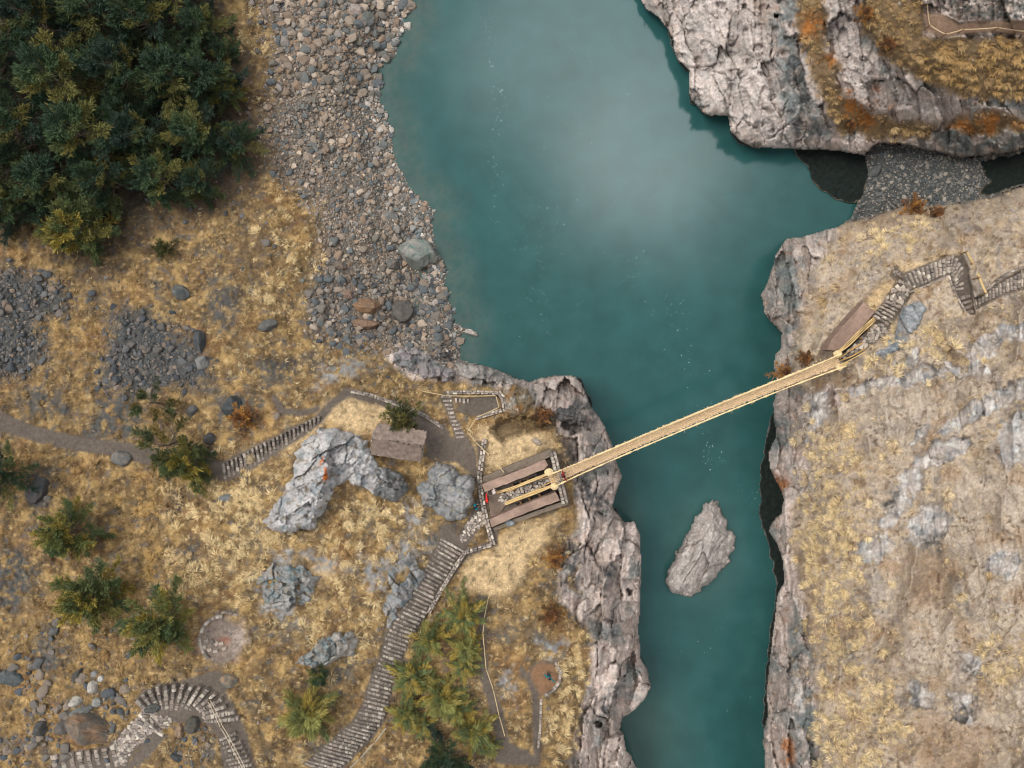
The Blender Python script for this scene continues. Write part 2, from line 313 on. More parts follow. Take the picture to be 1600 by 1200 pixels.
for c_ in CRACKS:
    a_ = np.array(c_, float); s_ = (slice(max(0, int((a_[:, 1].min() - 12 - vs[0]) / STEP)), int((a_[:, 1].max() + 12 - vs[0]) / STEP)), slice(int((a_[:, 0].min() - 12 - us[0]) / STEP), int((a_[:, 0].max() + 12 - us[0]) / STEP)))
    dd_ = segd(c_, U[s_] + wx[s_] * .5, V[s_] + wy[s_] * .5, False); crk[s_] = np.maximum(crk[s_], sst(1.9, .4, dd_) * sst(-.5, .1, fbm(U[s_] / 14, V[s_] / 14, 2, 57)))
rh = rh - crk * .4; rdirt = np.clip(rdirt + crk * .55, 0, 1)
# pits in the top right cliff
p1, p2, pid = worley(U / 21 + .5 * perlin(U / 30, V / 30, 56), V / 18, 55)
pits = (sst(.12 + .30 * pid, .06 + .2 * pid, p1) * (pid > .52)) * (U > 1000) * (V < 240) * (U < 1260)
rh = rh - pits * .45; rdirt = np.clip(rdirt + pits * .34, 0, 1)

HOLES = [(893,668,11,1.6),(988,924,6,2.5),(936,1134,8,2.5),(1211,22,4,2)]
hole = np.zeros(U.shape); holed = np.zeros(U.shape)
for hx, hy, hr, hz in HOLES:
    q = sst(1.25, .75, np.hypot(U + wx * 1.8 - hx, (V + wy * 1.8 - hy) * 1.2) / hr); hole = np.maximum(hole, q * hz); holed = np.maximum(holed, q)
HOLLOW = [(775,660),(800,652),(830,650),(862,648),(868,664),(840,672),(800,682),(782,690),(770,676)]
m_hol = mask(HOLLOW, 5, 1.0)
soil_h = fbm(U / 34, V / 34, 5, 8) * .6 + (1 - 2 * np.abs(perlin(U / 95 + .4 * perlin(U / 50, V / 50, 13), V / 150, 12))) * 1.9 * (U > 1100) * (V > 300) + fbm(U / 7, V / 7, 3, 9) * .13
m_slab = mask(RSLAB, 14, 2.2)
rockw = np.clip(np.maximum(rock, np.maximum(bandn * .5, m_slab * .28)), 0, 1) * (1 - m_gravel)
m_ruin = mask(RUIN, 8, 1.8)
flat = np.clip(m_path + m_ruin * .8 + mask(LAWN, 6, .5) * .7, 0, 1)
hh = hl + (soil_h * (1 - rockw) + rh * rockw) * (1 - flat * .93) - hole - m_hol * 1.6
# edge towards the low ground
zlow = np.where(m_cove > .5, -13.2, WATER)
rimh = np.where(beach > .5, 0.0, np.where(m_top > .5, .9 + .22 * (hl - zlow), np.maximum(1.6, np.where(U < 1050, .68, .45) * (hl - zlow))) + np.clip(rh * rockw, -1.2, 1.6))
edge_w = np.where(beach > .5, 60.0, np.where(m_top > .5, 52.0, 34.0))
t = np.sqrt(np.clip(D / edge_w, 0, 1))
hland = np.where(D < edge_w, (zlow + rimh) * (1 - t) + hh * t, hh)
hland = np.where(beach > .5, np.where(D < 60, -13.93 + (hh + 13.93) * sst(0, 60, D), hh), hland)
hcove = -13.75 + 1.9 * sst(1340, 1620, U) + soil_h * .5
Z = np.where(m_cove > .5, np.minimum(hland, hcove), hland)
Z = np.where(D < 0, np.where(m_cove > .5, hcove, WATER - 2.2), Z)
Z = np.where((m_shade > .5), np.where(m_cove > .5, hcove - .2, -13.9 + .3 * np.abs(fbm(U / 14, V / 14, 3, 4))), Z)
bed = np.where(beach > .5, WATER - np.clip(-DR * .045, .03, 2.2) , WATER - 2.2)
riv = (DR < 0) & (m_shade <= .5) & (m_cove <= .5)
Z = np.where(riv, bed, Z)

def zt(px, py): return bil(Z, us[0], vs[0], STEP, px, py)
def zt1(px, py): return float(zt(np.array([px]), np.array([py]))[0])

# ------------------------------------------------------------------ ground colours (albedo)
def mixc(col, m, c2):
    return col * (1 - m[..., None]) + (c2 if np.ndim(c2) > 1 else np.asarray(c2)) * m[..., None]
n_big = fbm(U / 120, V / 120, 4, 21); n_mid = fbm(U / 24, V / 24, 4, 22); n_sm = fbm(U / 6, V / 6, 3, 23); n_px = rng.random(U.shape) - .5
col = np.empty(U.shape + (3,)); col[:] = C(128, 104, 72)
col = mixc(col, sst(-.1, .45, n_mid), C(178, 148, 98))
col = mixc(col, sst(.05, .5, -n_mid + n_sm * .4) * .8, C(78, 66, 50))
col = mixc(col, sst(.1, .5, fbm(U / 60, V / 60, 5, 24)) * .75, C(96, 92, 86))
# right bank: paler, more beige
rb = sst(1080, 1200, U) * (V > 280)
colr = np.empty_like(col); colr[:] = C(190, 173, 154)
colr = mixc(colr, sst(0, .4, n_mid) * .75, C(196, 174, 144))
colr = mixc(colr, sst(.14, .5, -n_mid + n_sm * .3) * .8, C(132, 106, 80))
colr = mixc(colr, sst(.08, .45, fbm(U / 70, V / 70, 5, 25)) * .8, C(168, 158, 150))
col = mixc(col, rb, colr)
mot = fbm(U / 11, V / 8, 4, 26); mot2 = fbm(U / 16 + 40, V / 13, 4, 27)
greyb = np.where(rb[..., None] > .5, C(150, 140, 132), C(104, 100, 96)); brn = np.where(rb[..., None] > .5, C(116, 92, 68), C(84, 66, 46)); pal_ = np.where(rb[..., None] > .5, C(216, 196, 164), C(206, 176, 126))
mk_ = .8 - .3 * rb; col = mixc(col, sst(.12, .5, mot) * mk_, pal_); col = mixc(col, sst(.1, .5, -mot) * mk_, brn); col = mixc(col, sst(.1, .45, mot2) * .8, greyb)
m_slab = mask(RSLAB, 14, 2.2); col = mixc(col, m_slab * .6, C(192, 178, 162) * (1 + .3 * fbm(U / 18, V / 40, 4, 36) + .22 * n_sm + .2 * n_px)[..., None])
rus = sst(.1, .5, fbm(U / 70, V / 70, 3, 28)) * (1 - rb) * (U < 1100)
col = mixc(col, rus * .22, C(164, 112, 62))
rustr = sst(.1, .45, fbm(U / 48, V / 48, 4, 38)) * rb; col = mixc(col, rustr * .4, C(168, 132, 92))
spots_ = sst(.14, .38, fbm(U / 7, V / 7, 2, 34)) * sst(-.1, .25, fbm(U / 45, V / 45, 3, 35)) * rb
col = mixc(col, spots_ * .75, C(106, 84, 64))
m_rbr = mask(RBROWN, 12, 2.0); col = mixc(col, m_rbr * .45, C(142, 112, 82) * (1 + .3 * n_sm)[..., None])
# forest floor
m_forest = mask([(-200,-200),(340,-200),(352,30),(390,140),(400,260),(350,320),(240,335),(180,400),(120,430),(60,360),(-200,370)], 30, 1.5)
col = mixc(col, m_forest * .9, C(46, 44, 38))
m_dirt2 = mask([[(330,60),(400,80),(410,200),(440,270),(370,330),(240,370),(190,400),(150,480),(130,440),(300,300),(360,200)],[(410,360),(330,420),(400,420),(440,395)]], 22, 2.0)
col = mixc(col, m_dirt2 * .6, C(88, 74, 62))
# the light, short-cut turf beside the buildings
m_lawn = mask(LAWN, 9, 1.7)
col = mixc(col, m_lawn * .95, C(210, 182, 140) * (1 + .3 * n_mid + .28 * n_sm + .22 * n_px - .4 * sst(.12, .4, fbm(U / 12, V / 12, 4, 29)) - .25 * sst(.1, .4, fbm(U / 30, V / 30, 3, 37)))[..., None])
# gravel, scree
m_sc = np.maximum(mask(SCREE1, 16, 2.0), mask(SCREE2, 18, 1.5))
col = mixc(col, m_sc, C(84, 84, 82))
col = mixc(col, m_gravel, C(112, 102, 92) * (1 + .35 * n_sm + .4 * n_px)[..., None])
col = mixc(col, m_gravel * sst(90, 20, D), C(100, 98, 92))
# rock
rc = np.empty_like(col); rc[:] = C(168, 157, 151)
rc = mixc(rc, sst(.35, .75, rtone), C(200, 189, 184))
rc = mixc(rc, sst(.38, .12, rtone) * .8, C(132, 128, 126))
rc = mixc(rc, sst(.0, .4, fbm(U / 48, V / 48, 5, 61)) * .7, C(112, 124, 126))
rc = mixc(rc, sst(.18, .5, fbm(U / 30, V / 30, 4, 62)) * .55, C(172, 150, 142))
rc = mixc(rc, sst(.2, .55, fbm(U / 13, V / 13, 4, 63)) * .45 * (U > 1050), C(150, 108, 72))
rc = mixc(rc, sst(.25, .5, fbm(U / 40 + 9, V / 17, 4, 64)) * .8 * (U > 1080) * (V < 300), C(100, 114, 116))
palet = mask([[(1020,-60),(1130,-60),(1200,60),(1250,150),(1240,240),(1130,190),(1080,130)],[(1290,-60),(1325,-60),(1342,70),(1372,120),(1392,160),(1370,175),(1330,130),(1300,60)],[(1325,20),(1345,70),(1400,125),(1440,155),(1500,152),(1495,180),(1440,186),(1395,160),(1340,80)]], 7, 1.2)
rc = mixc(rc, palet * .6, C(192, 186, 184))
teal = mask([[(1205,-60),(1243,-60),(1246,60),(1262,120),(1285,190),(1300,215),(1240,215),(1215,150),(1200,40)],[(1420,215),(1480,200),(1600,205),(1640,230),(1520,245),(1440,232)],[(1530,150),(1640,150),(1640,185),(1560,172)],[(1235,930),(1262,960),(1275,1100),(1290,1230),(1238,1230),(1232,1080)],[(1208,650),(1236,650),(1240,700),(1222,720),(1208,700)],[(1210,410),(1262,420),(1240,540),(1232,600),(1225,500)]], 7, 1.3)
rc = mixc(rc, teal * .75 * sst(-.4, .2, n_mid), C(96, 110, 114))  # teal shadow tint painted into the rock, mixed with bluish lichen
rc = mixc(rc, rdirt * .55, C(74, 70, 68))
rc = rc * np.array([1.26, 1.21, 1.16]) * (1 + .13 * n_sm + np.where(m_top > .5, .10, .14) * n_px)[..., None]
rockc = np.clip(rock * sst(-.55, -.15, n_mid + .25 * rtone + .5 * (rock > .98)), 0, 1)
grassy = sst(.08, .34, fbm(U / 38, V / 38, 4, 70)) * (m_rockL * sst(60, 110, D) + m_rockR * sst(20, 40, D) * .8) 
rockc = rockc * (1 - grassy * .85)
col = mixc(col, rockc, rc)
bc = np.empty_like(col); bc[:] = C(196, 190, 186)
bc = mixc(bc, sst(-.1, .35, fbm(U / 20, V / 20, 4, 66)), C(160, 162, 166))
bc = mixc(bc, sst(.1, .4, fbm(U / 14, V / 14, 4, 67)) * .7, C(222, 224, 222))
col = mixc(col, bandn * .95 * (rb > .5), bc * np.array([1.12, 1.09, 1.06]) * (1 + .2 * n_sm)[..., None] * (1 - .22 * rdirt)[..., None])
col = mixc(col, m_tg * (m_top > .5) * .9, C(134, 112, 84) * (1 + .5 * mot + .3 * n_mid)[..., None])
col = mixc(col, m_tl * sst(-.2, .25, fbm(U / 9, V / 9, 4, 90)) * .8, C(96, 102, 98))
m_or = mask(ORANGE, 6, 1.5)
col = mixc(col, m_or * sst(-.2, .3, n_mid + .5 * n_sm) * .8, C(172, 108, 46))
col = mixc(col, m_cove * (1 - m_shade), C(84, 86, 84) * (1 + .4 * n_sm)[..., None])
col = mixc(col, m_path, C(106, 96, 87) * (1 + .16 * n_mid + .12 * n_sm)[..., None])
col = mixc(col, m_ruin * .95, (C(134, 120, 110) * (1 - sst(350, 385, U)[..., None]) + C(172, 156, 146) * sst(350, 385, U)[..., None]) * (1 + .35 * mot + .3 * n_sm + .2 * n_px)[..., None])
col = mixc(col, sst(13, 5, np.hypot((U - 352 + wx) * .9 , (V - 1004 + wy) * 1.3)) * .6, C(150, 98, 78))
col = mixc(col, mask(TPATH, 3, .4), C(150, 124, 104))
col = mixc(col, mask([(828,1047),(846,1034),(866,1040),(873,1056),(866,1078),(846,1086),(834,1070)], 3, .3), C(146, 112, 84))
m_lb = mask(LBANDS, 9, 1.8) * sst(-.3, .12, fbm(U / 13, V / 13, 4, 78)) * (1 - m_path)
col = mixc(col, m_lb * .9, bc * np.array([.64, .66, .67]) * (1 + .3 * n_sm)[..., None])
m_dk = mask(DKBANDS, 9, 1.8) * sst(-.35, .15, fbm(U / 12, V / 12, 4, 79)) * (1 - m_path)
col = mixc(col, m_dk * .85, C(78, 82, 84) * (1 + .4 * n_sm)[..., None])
col = mixc(col, m_hol * .7, C(86, 70, 52)); col = mixc(col, holed * .65, C(60, 62, 60))  # shade of the hollow and the holes painted in as dark tones
col = mixc(col, m_shade, C(27, 36, 33) * (1 + .5 * n_sm)[..., None])
col = mixc(col, sst(WATER + .55, WATER + .2, Z) * (rockc > .3) * .6 * (1 - m_shade), C(86, 84, 80))
col = mixc(col, ((DR < 0) * (beach > .5)).astype(float) * .8, C(88, 84, 70))
col = np.clip(col * (1 + .26 * n_px + .12 * n_sm)[..., None], .004, .95)

# ------------------------------------------------------------------ meshes
def new_mesh(name, verts, faces, col=None, mat=None, smooth=False):
    """faces: list of index arrays, each (n,3) or (n,4)"""
    if not isinstance(faces, list): faces = [faces]
    me = bpy.data.meshes.new(name)
    verts = np.ascontiguousarray(verts, np.float32)
    me.vertices.add(len(verts)); me.vertices.foreach_set('co', verts.ravel())
    idx = np.concatenate([np.asarray(f, np.int32).ravel() for f in faces])
    cnt = np.concatenate([np.full(len(f), np.asarray(f).shape[1], np.int32) for f in faces if len(f)])
    me.loops.add(len(idx)); me.loops.foreach_set('vertex_index', idx)
    me.polygons.add(len(cnt)); me.polygons.foreach_set('loop_start', np.concatenate([[0], np.cumsum(cnt)[:-1]]).astype(np.int32))
    me.update(calc_edges=True)
    if not smooth: me.shade_flat()
    if col is not None:
        col = np.asarray(col, float)
        if col.ndim == 1: col = np.repeat(col[None], len(verts), 0)
        a = me.color_attributes.new('col', 'FLOAT_COLOR', 'POINT')
        a.data.foreach_set('color', np.concatenate([col, np.ones((len(col), 1))], 1).astype(np.float32).ravel())
    if mat: me.materials.append(mat)
    return me

def link(name, me, parent=None, loc=None):
    o = bpy.data.objects.new(name, me); COL.objects.link(o)
    if parent is not None: o.parent = parent
    if loc is not None: o.location = loc
    return o

def empty(name, loc=(0, 0, 0), rz=0.0):
    o = bpy.data.objects.new(name, None); COL.objects.link(o); o.location = loc; o.rotation_euler = (0, 0, rz)
    o.empty_display_size = .2
    return o

def tag(o, label=None, cat=None, group=None, kind=None):
    if label: o['label'] = label
    if cat: o['category'] = cat
    if group: o['group'] = group
    if kind: o['kind'] = kind
    return o

def copy_thing(o):
    c = o.copy(); COL.objects.link(c)
    for ch in o.children:
        d = ch.copy(); COL.objects.link(d); d.parent = c; d.matrix_parent_inverse = ch.matrix_parent_inverse
    return c

def mat_attr(name, rough=.9, scale=3.0, var=.35, bump=.35, dist=.06, spec=.25, scale2=14.0):
    m = bpy.data.materials.new(name); m.use_nodes = True
    nt = m.node_tree; N = nt.nodes; L = nt.links
    b = N['Principled BSDF']; b.inputs['Roughness'].default_value = rough
    b.inputs['Specular IOR Level'].default_value = spec
    at = N.new('ShaderNodeAttribute'); at.attribute_name = 'col'
    tc = N.new('ShaderNodeTexCoord')
    n1 = N.new('ShaderNodeTexNoise'); n1.inputs['Scale'].default_value = scale; n1.inputs['Detail'].default_value = 6; n1.inputs['Roughness'].default_value = .65
    n2 = N.new('ShaderNodeTexNoise'); n2.inputs['Scale'].default_value = scale2; n2.inputs['Detail'].default_value = 3
    L.new(tc.outputs['Object'], n1.inputs['Vector']); L.new(tc.outputs['Object'], n2.inputs['Vector'])
    ad = N.new('ShaderNodeMath'); ad.operation = 'ADD'; L.new(n1.outputs['Fac'], ad.inputs[0]); L.new(n2.outputs['Fac'], ad.inputs[1])
    mr = N.new('ShaderNodeMapRange'); mr.inputs['From Min'].default_value = .6; mr.inputs['From Max'].default_value = 1.4
    mr.inputs['To Min'].default_value = 1 - var; mr.inputs['To Max'].default_value = 1 + var
    L.new(ad.outputs[0], mr.inputs['Value'])
    mul = N.new('ShaderNodeVectorMath'); mul.operation = 'SCALE'
    L.new(at.outputs['Color'], mul.inputs[0]); L.new(mr.outputs[0], mul.inputs['Scale'])
    L.new(mul.outputs[0], b.inputs['Base Color'])
    if bump > 0:
        bp = N.new('ShaderNodeBump'); bp.inputs['Strength'].default_value = bump; bp.inputs['Distance'].default_value = dist
        L.new(ad.outputs[0], bp.inputs['Height']); L.new(bp.outputs[0], b.inputs['Normal'])
    return m

M_ground = mat_attr('ground_surface', .95, 2.2, .34, .8, .14)
M_stone = mat_attr('loose_stone', .9, 5.0, .3, .4, .04)
M_rock = mat_attr('weathered_rock', .9, 2.6, .36, .9, .14)
M_grass = mat_attr('dry_grass', .85, 6.0, .12, 0)
M_leaf = mat_attr('foliage', .7, 3.0, .2, 0)
M_bark = mat_attr('bark', .95, 8.0, .3, .4, .03)
M_rope = mat_attr('twisted_grass_rope', .9, 9.0, .3, .5, .03)
M_clay = mat_attr('mud_plaster', .95, 2.5, .38, .6, .05)
M_wood = mat_attr('weathered_wood', .9, 7.0, .3, .4, .02)
M_cloth = mat_attr('cloth', .85, 18.0, .1, .2, .01)
M_skin = mat_attr('skin', .6, 20.0, .05, 0)
M_roof = mat_attr('thatch_and_mud', .95, 4.0, .3, .6, .06)

# terrain cut into its pieces
XYZ = PV(U, V, Z)
cellD = .25 * (DR[:-1, :-1] + DR[1:, :-1] + DR[:-1, 1:] + DR[1:, 1:])
def cc(A): return .25 * (A[:-1, :-1] + A[1:, :-1] + A[:-1, 1:] + A[1:, 1:])
cU, cV = cc(U), cc(V)
keep = (cellD > -14) | (cc(m_shade) > .3) | (cc(m_cove) > .3)
lab = np.where((cU > 1080), 1, 0)
lab = np.where(cc(np.maximum(rockc, m_shade)) > .5, np.where((cU > 940) & (cV < 262), 4, np.where(cU > 1080, 3, 2)), lab)
lab = np.where((cU > 940) & (cV < 245) & (lab == 1), 8, lab)
lab = np.where(cc(m_gravel) > .5, 5, lab); lab = np.where((cc(m_cove) > .5) & (cc(m_shade) < .5), 6, lab)
lab = np.where(cc(m_path) > .5, 7, lab)
lab = np.where((cellD < 0) & (cc(m_shade) < .5) & (cc(m_cove) < .5), 9, lab)
names = {0: ('hillside', 'dry grassy hillside of the bank with the forest'), 1: ('hillside', 'pale dry hillside beyond the far end of the bridge'), 8: ('hillside', 'orange and golden grassy ledge above the pitted cliff'),
 2: ('cliff', 'grey rock edge below the stone bridge landing'), 3: ('cliff', 'grey rock edge under the far end of the bridge'), 4: ('cliff', 'pitted pale cliff beside the dark cove'), 5: ('gravel_bank', 'bed of the broad stony shore'),
 6: ('gravel_bank', 'dark gravel floor of the small cove'), 7: ('path', 'grey trodden earth of the paths and landings'), 9: ('riverbed', 'brown river bed along the shore')}
gid = np.arange(NV * NU).reshape(NV, NU)
quads = np.stack([gid[1:, :-1], gid[1:, 1:], gid[:-1, 1:], gid[:-1, :-1]], -1)
XF = XYZ.reshape(-1, 3); CF = col.reshape(-1, 3)
for k, (nm, lb) in names.items():
    q = quads[keep & (lab == k)]
    if not len(q): continue
    used, inv = np.unique(q.ravel(), return_inverse=True)
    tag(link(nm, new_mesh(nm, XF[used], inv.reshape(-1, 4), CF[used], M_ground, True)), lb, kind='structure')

# the country round about: the rim of the sheet carried on outwards
pi_ = np.concatenate([np.stack([np.zeros(NU, int), np.arange(NU)], 1), np.stack([np.arange(1, NV), np.full(NV - 1, NU - 1)], 1), np.stack([np.full(NU - 1, NV - 1), np.arange(NU - 2, -1, -1)], 1), np.stack([np.arange(NV - 2, 0, -1), np.zeros(NV - 2, int)], 1)])[::4]
pu, pv, pz, pc = U[pi_[:, 0], pi_[:, 1]], V[pi_[:, 0], pi_[:, 1]], Z[pi_[:, 0], pi_[:, 1]], col[pi_[:, 0], pi_[:, 1]]
ks = np.concatenate([[1.0], 1 + .012 * 1.07 ** np.arange(85)]); rv_, rc_ = [], []
wet = np.clip((DR[pi_[:, 0], pi_[:, 1]] + 6) / 30, 0, 1)
mean_c = np.where((pu > 1080)[:, None], C(170, 152, 128)[None], np.where(((pu < 600) & (pv < 400))[:, None], C(84, 76, 58)[None], C(148, 120, 82)[None]))
for k in ks:
    uu, vv_ = 800 + (pu - 800) * k, 600 + (pv - 600) * k; f_ = min(1.0, (k - 1) / .25)
    zz_ = pz + wet * ((k - 1) * 9 + f_ * (1.6 * fbm(uu / 60, vv_ / 60, 4, 402)) + min(1, k - 1) * 7 * fbm(uu / 420, vv_ / 420, 3, 401))
    e_ = PV(pu, pv, pz); rv_.append(np.stack([e_[:, 0] * k, e_[:, 1] * k, zz_], -1)); mm = (f_ * wet)[:, None]
    rc_.append((pc * (1 - mm) + mean_c * mm) * (1 + .5 * f_ * fbm(uu / 70, vv_ / 70, 5, 403))[:, None])
n_ = len(pi_); I_ = np.arange(n_ * len(ks)).reshape(len(ks), n_); J_ = np.roll(I_, -1, 1)
tag(link('hills', new_mesh('hills', np.concatenate(rv_), np.stack([I_[:-1], I_[1:], J_[1:], J_[:-1]], -1).reshape(-1, 4)[:, ::-1], np.clip(np.concatenate(rc_), .01, .9), M_ground, True)), 'dry hills surrounding the gorge', kind='structure')
# ------------------------------------------------------------------ river
st = 2.6
ru = np.concatenate([np.arange(60, 540, 40), np.arange(540, 1420, st), np.arange(1420, 1600, 40)]); rv = np.concatenate([np.arange(-2500, -180, 80), np.arange(-180, 1400, st), np.arange(1400, 3700, 80)])
RU, RV = np.meshgrid(ru, rv)
rd = d_riv_c(RU, RV)
wcol = np.empty(RU.shape + (3,)); wcol[:] = (.0185, .070, .069)
wcol = mixc(wcol, sst(-.2, .4, fbm(RU / 160, RV / 260, 4, 31)) * .35, np.array((.0185, .079, .080)))
shal = sst(-75, 0, rd) * np.clip(bil(beach, us[0], vs[0], STEP, RU, RV), 0, 1)
shal = np.clip(shal * (1 + .9 * fbm(RU / 22, RV / 22, 4, 32)), 0, 1)
wcol = mixc(wcol, np.clip(shal * .6 * (1 + .8 * fbm(RU / 7, RV / 7, 3, 33)), 0, 1), np.array((.07, .092, .078)))
south = sst(130, 20, np.hypot((RU - 985), (RV - 1155) * .8)) ; isl = sst(95, 30, np.hypot((RU - 1098) * 1.1, (RV - 860) * .75))
wcol = mixc(wcol, np.clip(south * .6 + isl * .35 + sst(60, 0, np.hypot(RU - 972, RV - 800)) * .4, 0, .7), np.array((.046, .085, .074)))
dk = sst(30, 0, np.hypot((RU - 900) / 1.0, (RV - 168))) * .0
g2 = np.arange(RU.size).reshape(RU.shape)
q = np.stack([g2[1:, :-1], g2[1:, 1:], g2[:-1, 1:], g2[:-1, :-1]], -1).reshape(-1, 4)
M_water = bpy.data.materials.new('river_water'); M_water.use_nodes = True
nt = M_water.node_tree; N = nt.nodes; L = nt.links; b = N['Principled BSDF']
b.inputs['Roughness'].default_value = .15; b.inputs['IOR'].default_value = 1.33
at = N.new('ShaderNodeAttribute'); at.attribute_name = 'col'
tc = N.new('ShaderNodeTexCoord')
n1 = N.new('ShaderNodeTexNoise'); n1.inputs['Scale'].default_value = .35; n1.inputs['Detail'].default_value = 7
mr = N.new('ShaderNodeMapRange'); mr.inputs['From Min'].default_value = .3; mr.inputs['From Max'].default_value = .7; mr.inputs['To Min'].default_value = .88; mr.inputs['To Max'].default_value = 1.12
mul = N.new('ShaderNodeVectorMath'); mul.operation = 'SCALE'
L.new(tc.outputs['Object'], n1.inputs['Vector']); L.new(n1.outputs['Fac'], mr.inputs['Value']); L.new(at.outputs['Color'], mul.inputs[0]); L.new(mr.outputs[0], mul.inputs['Scale'])
L.new(mul.outputs[0], b.inputs['Base Color'])
n2 = N.new('ShaderNodeTexNoise'); n2.inputs['Scale'].default_value = 2.4; n2.inputs['Detail'].default_value = 4
bp = N.new('ShaderNodeBump'); bp.inputs['Strength'].default_value = .05; bp.inputs['Distance'].default_value = .05
L.new(tc.outputs['Object'], n2.inputs['Vector']); L.new(n2.outputs['Fac'], bp.inputs['Height']); L.new(bp.outputs[0], b.inputs['Normal'])
tag(link('river', new_mesh('river', PV(RU, RV, np.full(RU.shape, WATER)).reshape(-1, 3), q, wcol.reshape(-1, 3), M_water, True)), 'teal green river running through the gorge', kind='structure')

# foam flecks drifting on the river
def foam():
    pts = []
    def line(pl, n, w):
        a = np.array(pl, float); s = np.concatenate([[0], np.cumsum(np.hypot(*np.diff(a, axis=0).T))])
        for tt in rng.random(n) * s[-1]:
            pts.append((np.interp(tt, s, a[:, 0]) + rng.normal(0, w), np.interp(tt, s, a[:, 1]) + rng.normal(0, w)))
    line([(762,20),(768,80),(780,160),(772,240),(776,310),(772,350)], 150, 6); line([(830,310),(845,390),(850,440),(830,520)], 120, 18)
    line([(1000,390),(1000,460),(1055,480),(1060,540),(1085,590)], 90, 14); line([(1080,660),(1110,680),(1105,720),(1112,740)], 40, 4); line([(1100,700),(1160,740),(1190,800)], 60, 9); line([(1090,630),(1110,645)], 10, 6)
    line([(1080,1000),(1130,950),(1150,1150)], 30, 40); line([(860,60),(900,300),(960,500)], 60, 50)
    v, f = [], []
    for (x, y) in pts:
        if d_riv_c(np.array([x]), np.array([y]))[0] > -6: continue
        r = .012 + .022 * rng.random() ** 3 * (1 + rng.random()); n = 6; k = len(v)
        c = P(x, y, WATER + .012); a0 = rng.random() * 6.3; e = .5 + rng.random()
        for i in range(n):
            a = a0 + i * 2 * math.pi / n; rr_ = r * (.7 + .6 * rng.random())
            v.append((c[0] + rr_ * math.cos(a), c[1] + rr_ * math.sin(a) * e, c[2] + .004 * (i % 2)))
        f += [(k, k + 1, k + 2), (k, k + 2, k + 3), (k, k + 3, k + 4), (k, k + 4, k + 5)]
    return np.array(v), np.array(f)
v, f = foam()
tag(link('foam', new_mesh('foam', v, f, lin((190, 215, 212)), M_stone)), 'white foam flecks drifting on the river', 'foam', kind='stuff')
# ------------------------------------------------------------------ stones
def ico(sub):
    bm = bmesh.new(); bmesh.ops.create_icosphere(bm, subdivisions=sub, radius=1.0)
    v = np.array([x.co[:] for x in bm.verts]); f = np.array([[w.index for w in p.verts] for p in bm.faces]); bm.free()
    return v, f
ICO = {k: ico(k) for k in (1, 2, 3, 4)}

def stone_shape(seed, sub=2, cuts=9, rough=.06):
    r = np.random.default_rng(seed); v, f = ICO[sub]; v = v.copy()
    for _ in range(cuts):
        n = r.normal(size=3); n /= np.linalg.norm(n); d = .46 + .40 * r.random()
        k = v @ n - d; v = v - np.where(k > 0, k, 0)[:, None] * n
    v += r.normal(size=v.shape) * rough * .5
    v *= (1, .58 + .4 * r.random(), .42 + .25 * r.random())
    return v - (0, 0, v[:, 2].min() * .35 + 0)

SH1 = [stone_shape(500 + i, 1, 5, .12) for i in range(14)]
SH2 = [stone_shape(600 + i, 2, 10, .05) for i in range(16)]

def area_sample(n, box, dens):
    x = box[0] + rng.random(n) * (box[2] - box[0]); y = box[1] + rng.random(n) * (box[3] - box[1])
    return (lambda k: (x[k], y[k]))(rng.random(n) < dens(x, y))
def fld(A):
    return lambda x, y: bil(A, us[0], vs[0], STEP, x, y)
PALS = {'gravel': [(132,120,108),(116,110,102),(104,106,104),(146,132,118),(172,156,140),(128,112,98),(142,122,104),(94,98,100),(136,130,124)],
        'shore': [(142,140,136),(122,126,126),(170,162,154),(106,112,114),(146,138,130),(186,178,170)],
        'scree': [(84,86,88),(98,98,98),(72,76,80),(112,104,98),(124,110,98),(92,88,84)],
        'cove': [(92,94,94),(108,108,106),(78,84,86),(128,124,118),(150,142,132)],
        'pale': [(188,180,170),(206,200,194),(160,150,142),(140,132,126)],
        'slope': [(94,94,94),(110,104,98),(80,84,88),(128,116,104)]}
stones = []     # px, py, radius in px, palette, zone
def add_stones(n, box, dens, rmin, rmax, alpha, pal, zone):
    x, y = area_sample(n, box, dens)
    u = rng.random(len(x)); r = rmin * (1 - u * (1 - (rmin / rmax) ** alpha)) ** (-1 / alpha)
    p = np.array([C(*c) for c in PALS[pal]])
    cc_ = p[rng.integers(0, len(p), len(x))] * (.8 + .45 * rng.random((len(x), 1)))
    for i in range(len(x)): stones.append((x[i], y[i], r[i], cc_[i], zone))
mg = fld(m_gravel * (D > -3))
shore = fld(m_gravel * sst(70, 10, D) * (D > -4))
rocky_n = lambda x, y: sst(-.35, .25, fbm(x / 40, y / 40, 3, 505))
add_stones(60000, (340, -120, 760, 580), lambda x, y: mg(x, y) * (.55 + .45 * rocky_n(x, y)), 1.4, 9.5, 2.6, 'gravel', 'bank')
add_stones(9000, (540, -120, 760, 580), lambda x, y: shore(x, y) * .8, 1.4, 9, 2.2, 'shore', 'bank')
add_stones(900, (400, -60, 650, 150), lambda x, y: mg(x, y) * .8, 4, 13, 1.6, 'gravel', 'bank')
add_stones(500, (480, 430, 720, 570), lambda x, y: mg(x, y) * .8, 4, 11, 1.6, 'scree', 'bank')
add_stones(5200, (-60, 380, 350, 640), fld(m_sc), 1.7, 9.5, 2.0, 'scree', 'scree')
add_stones(7500, (1320, 210, 1700, 350), fld(m_cove * (1 - m_shade)), 1.2, 5.5, 2.4, 'cove', 'cove')
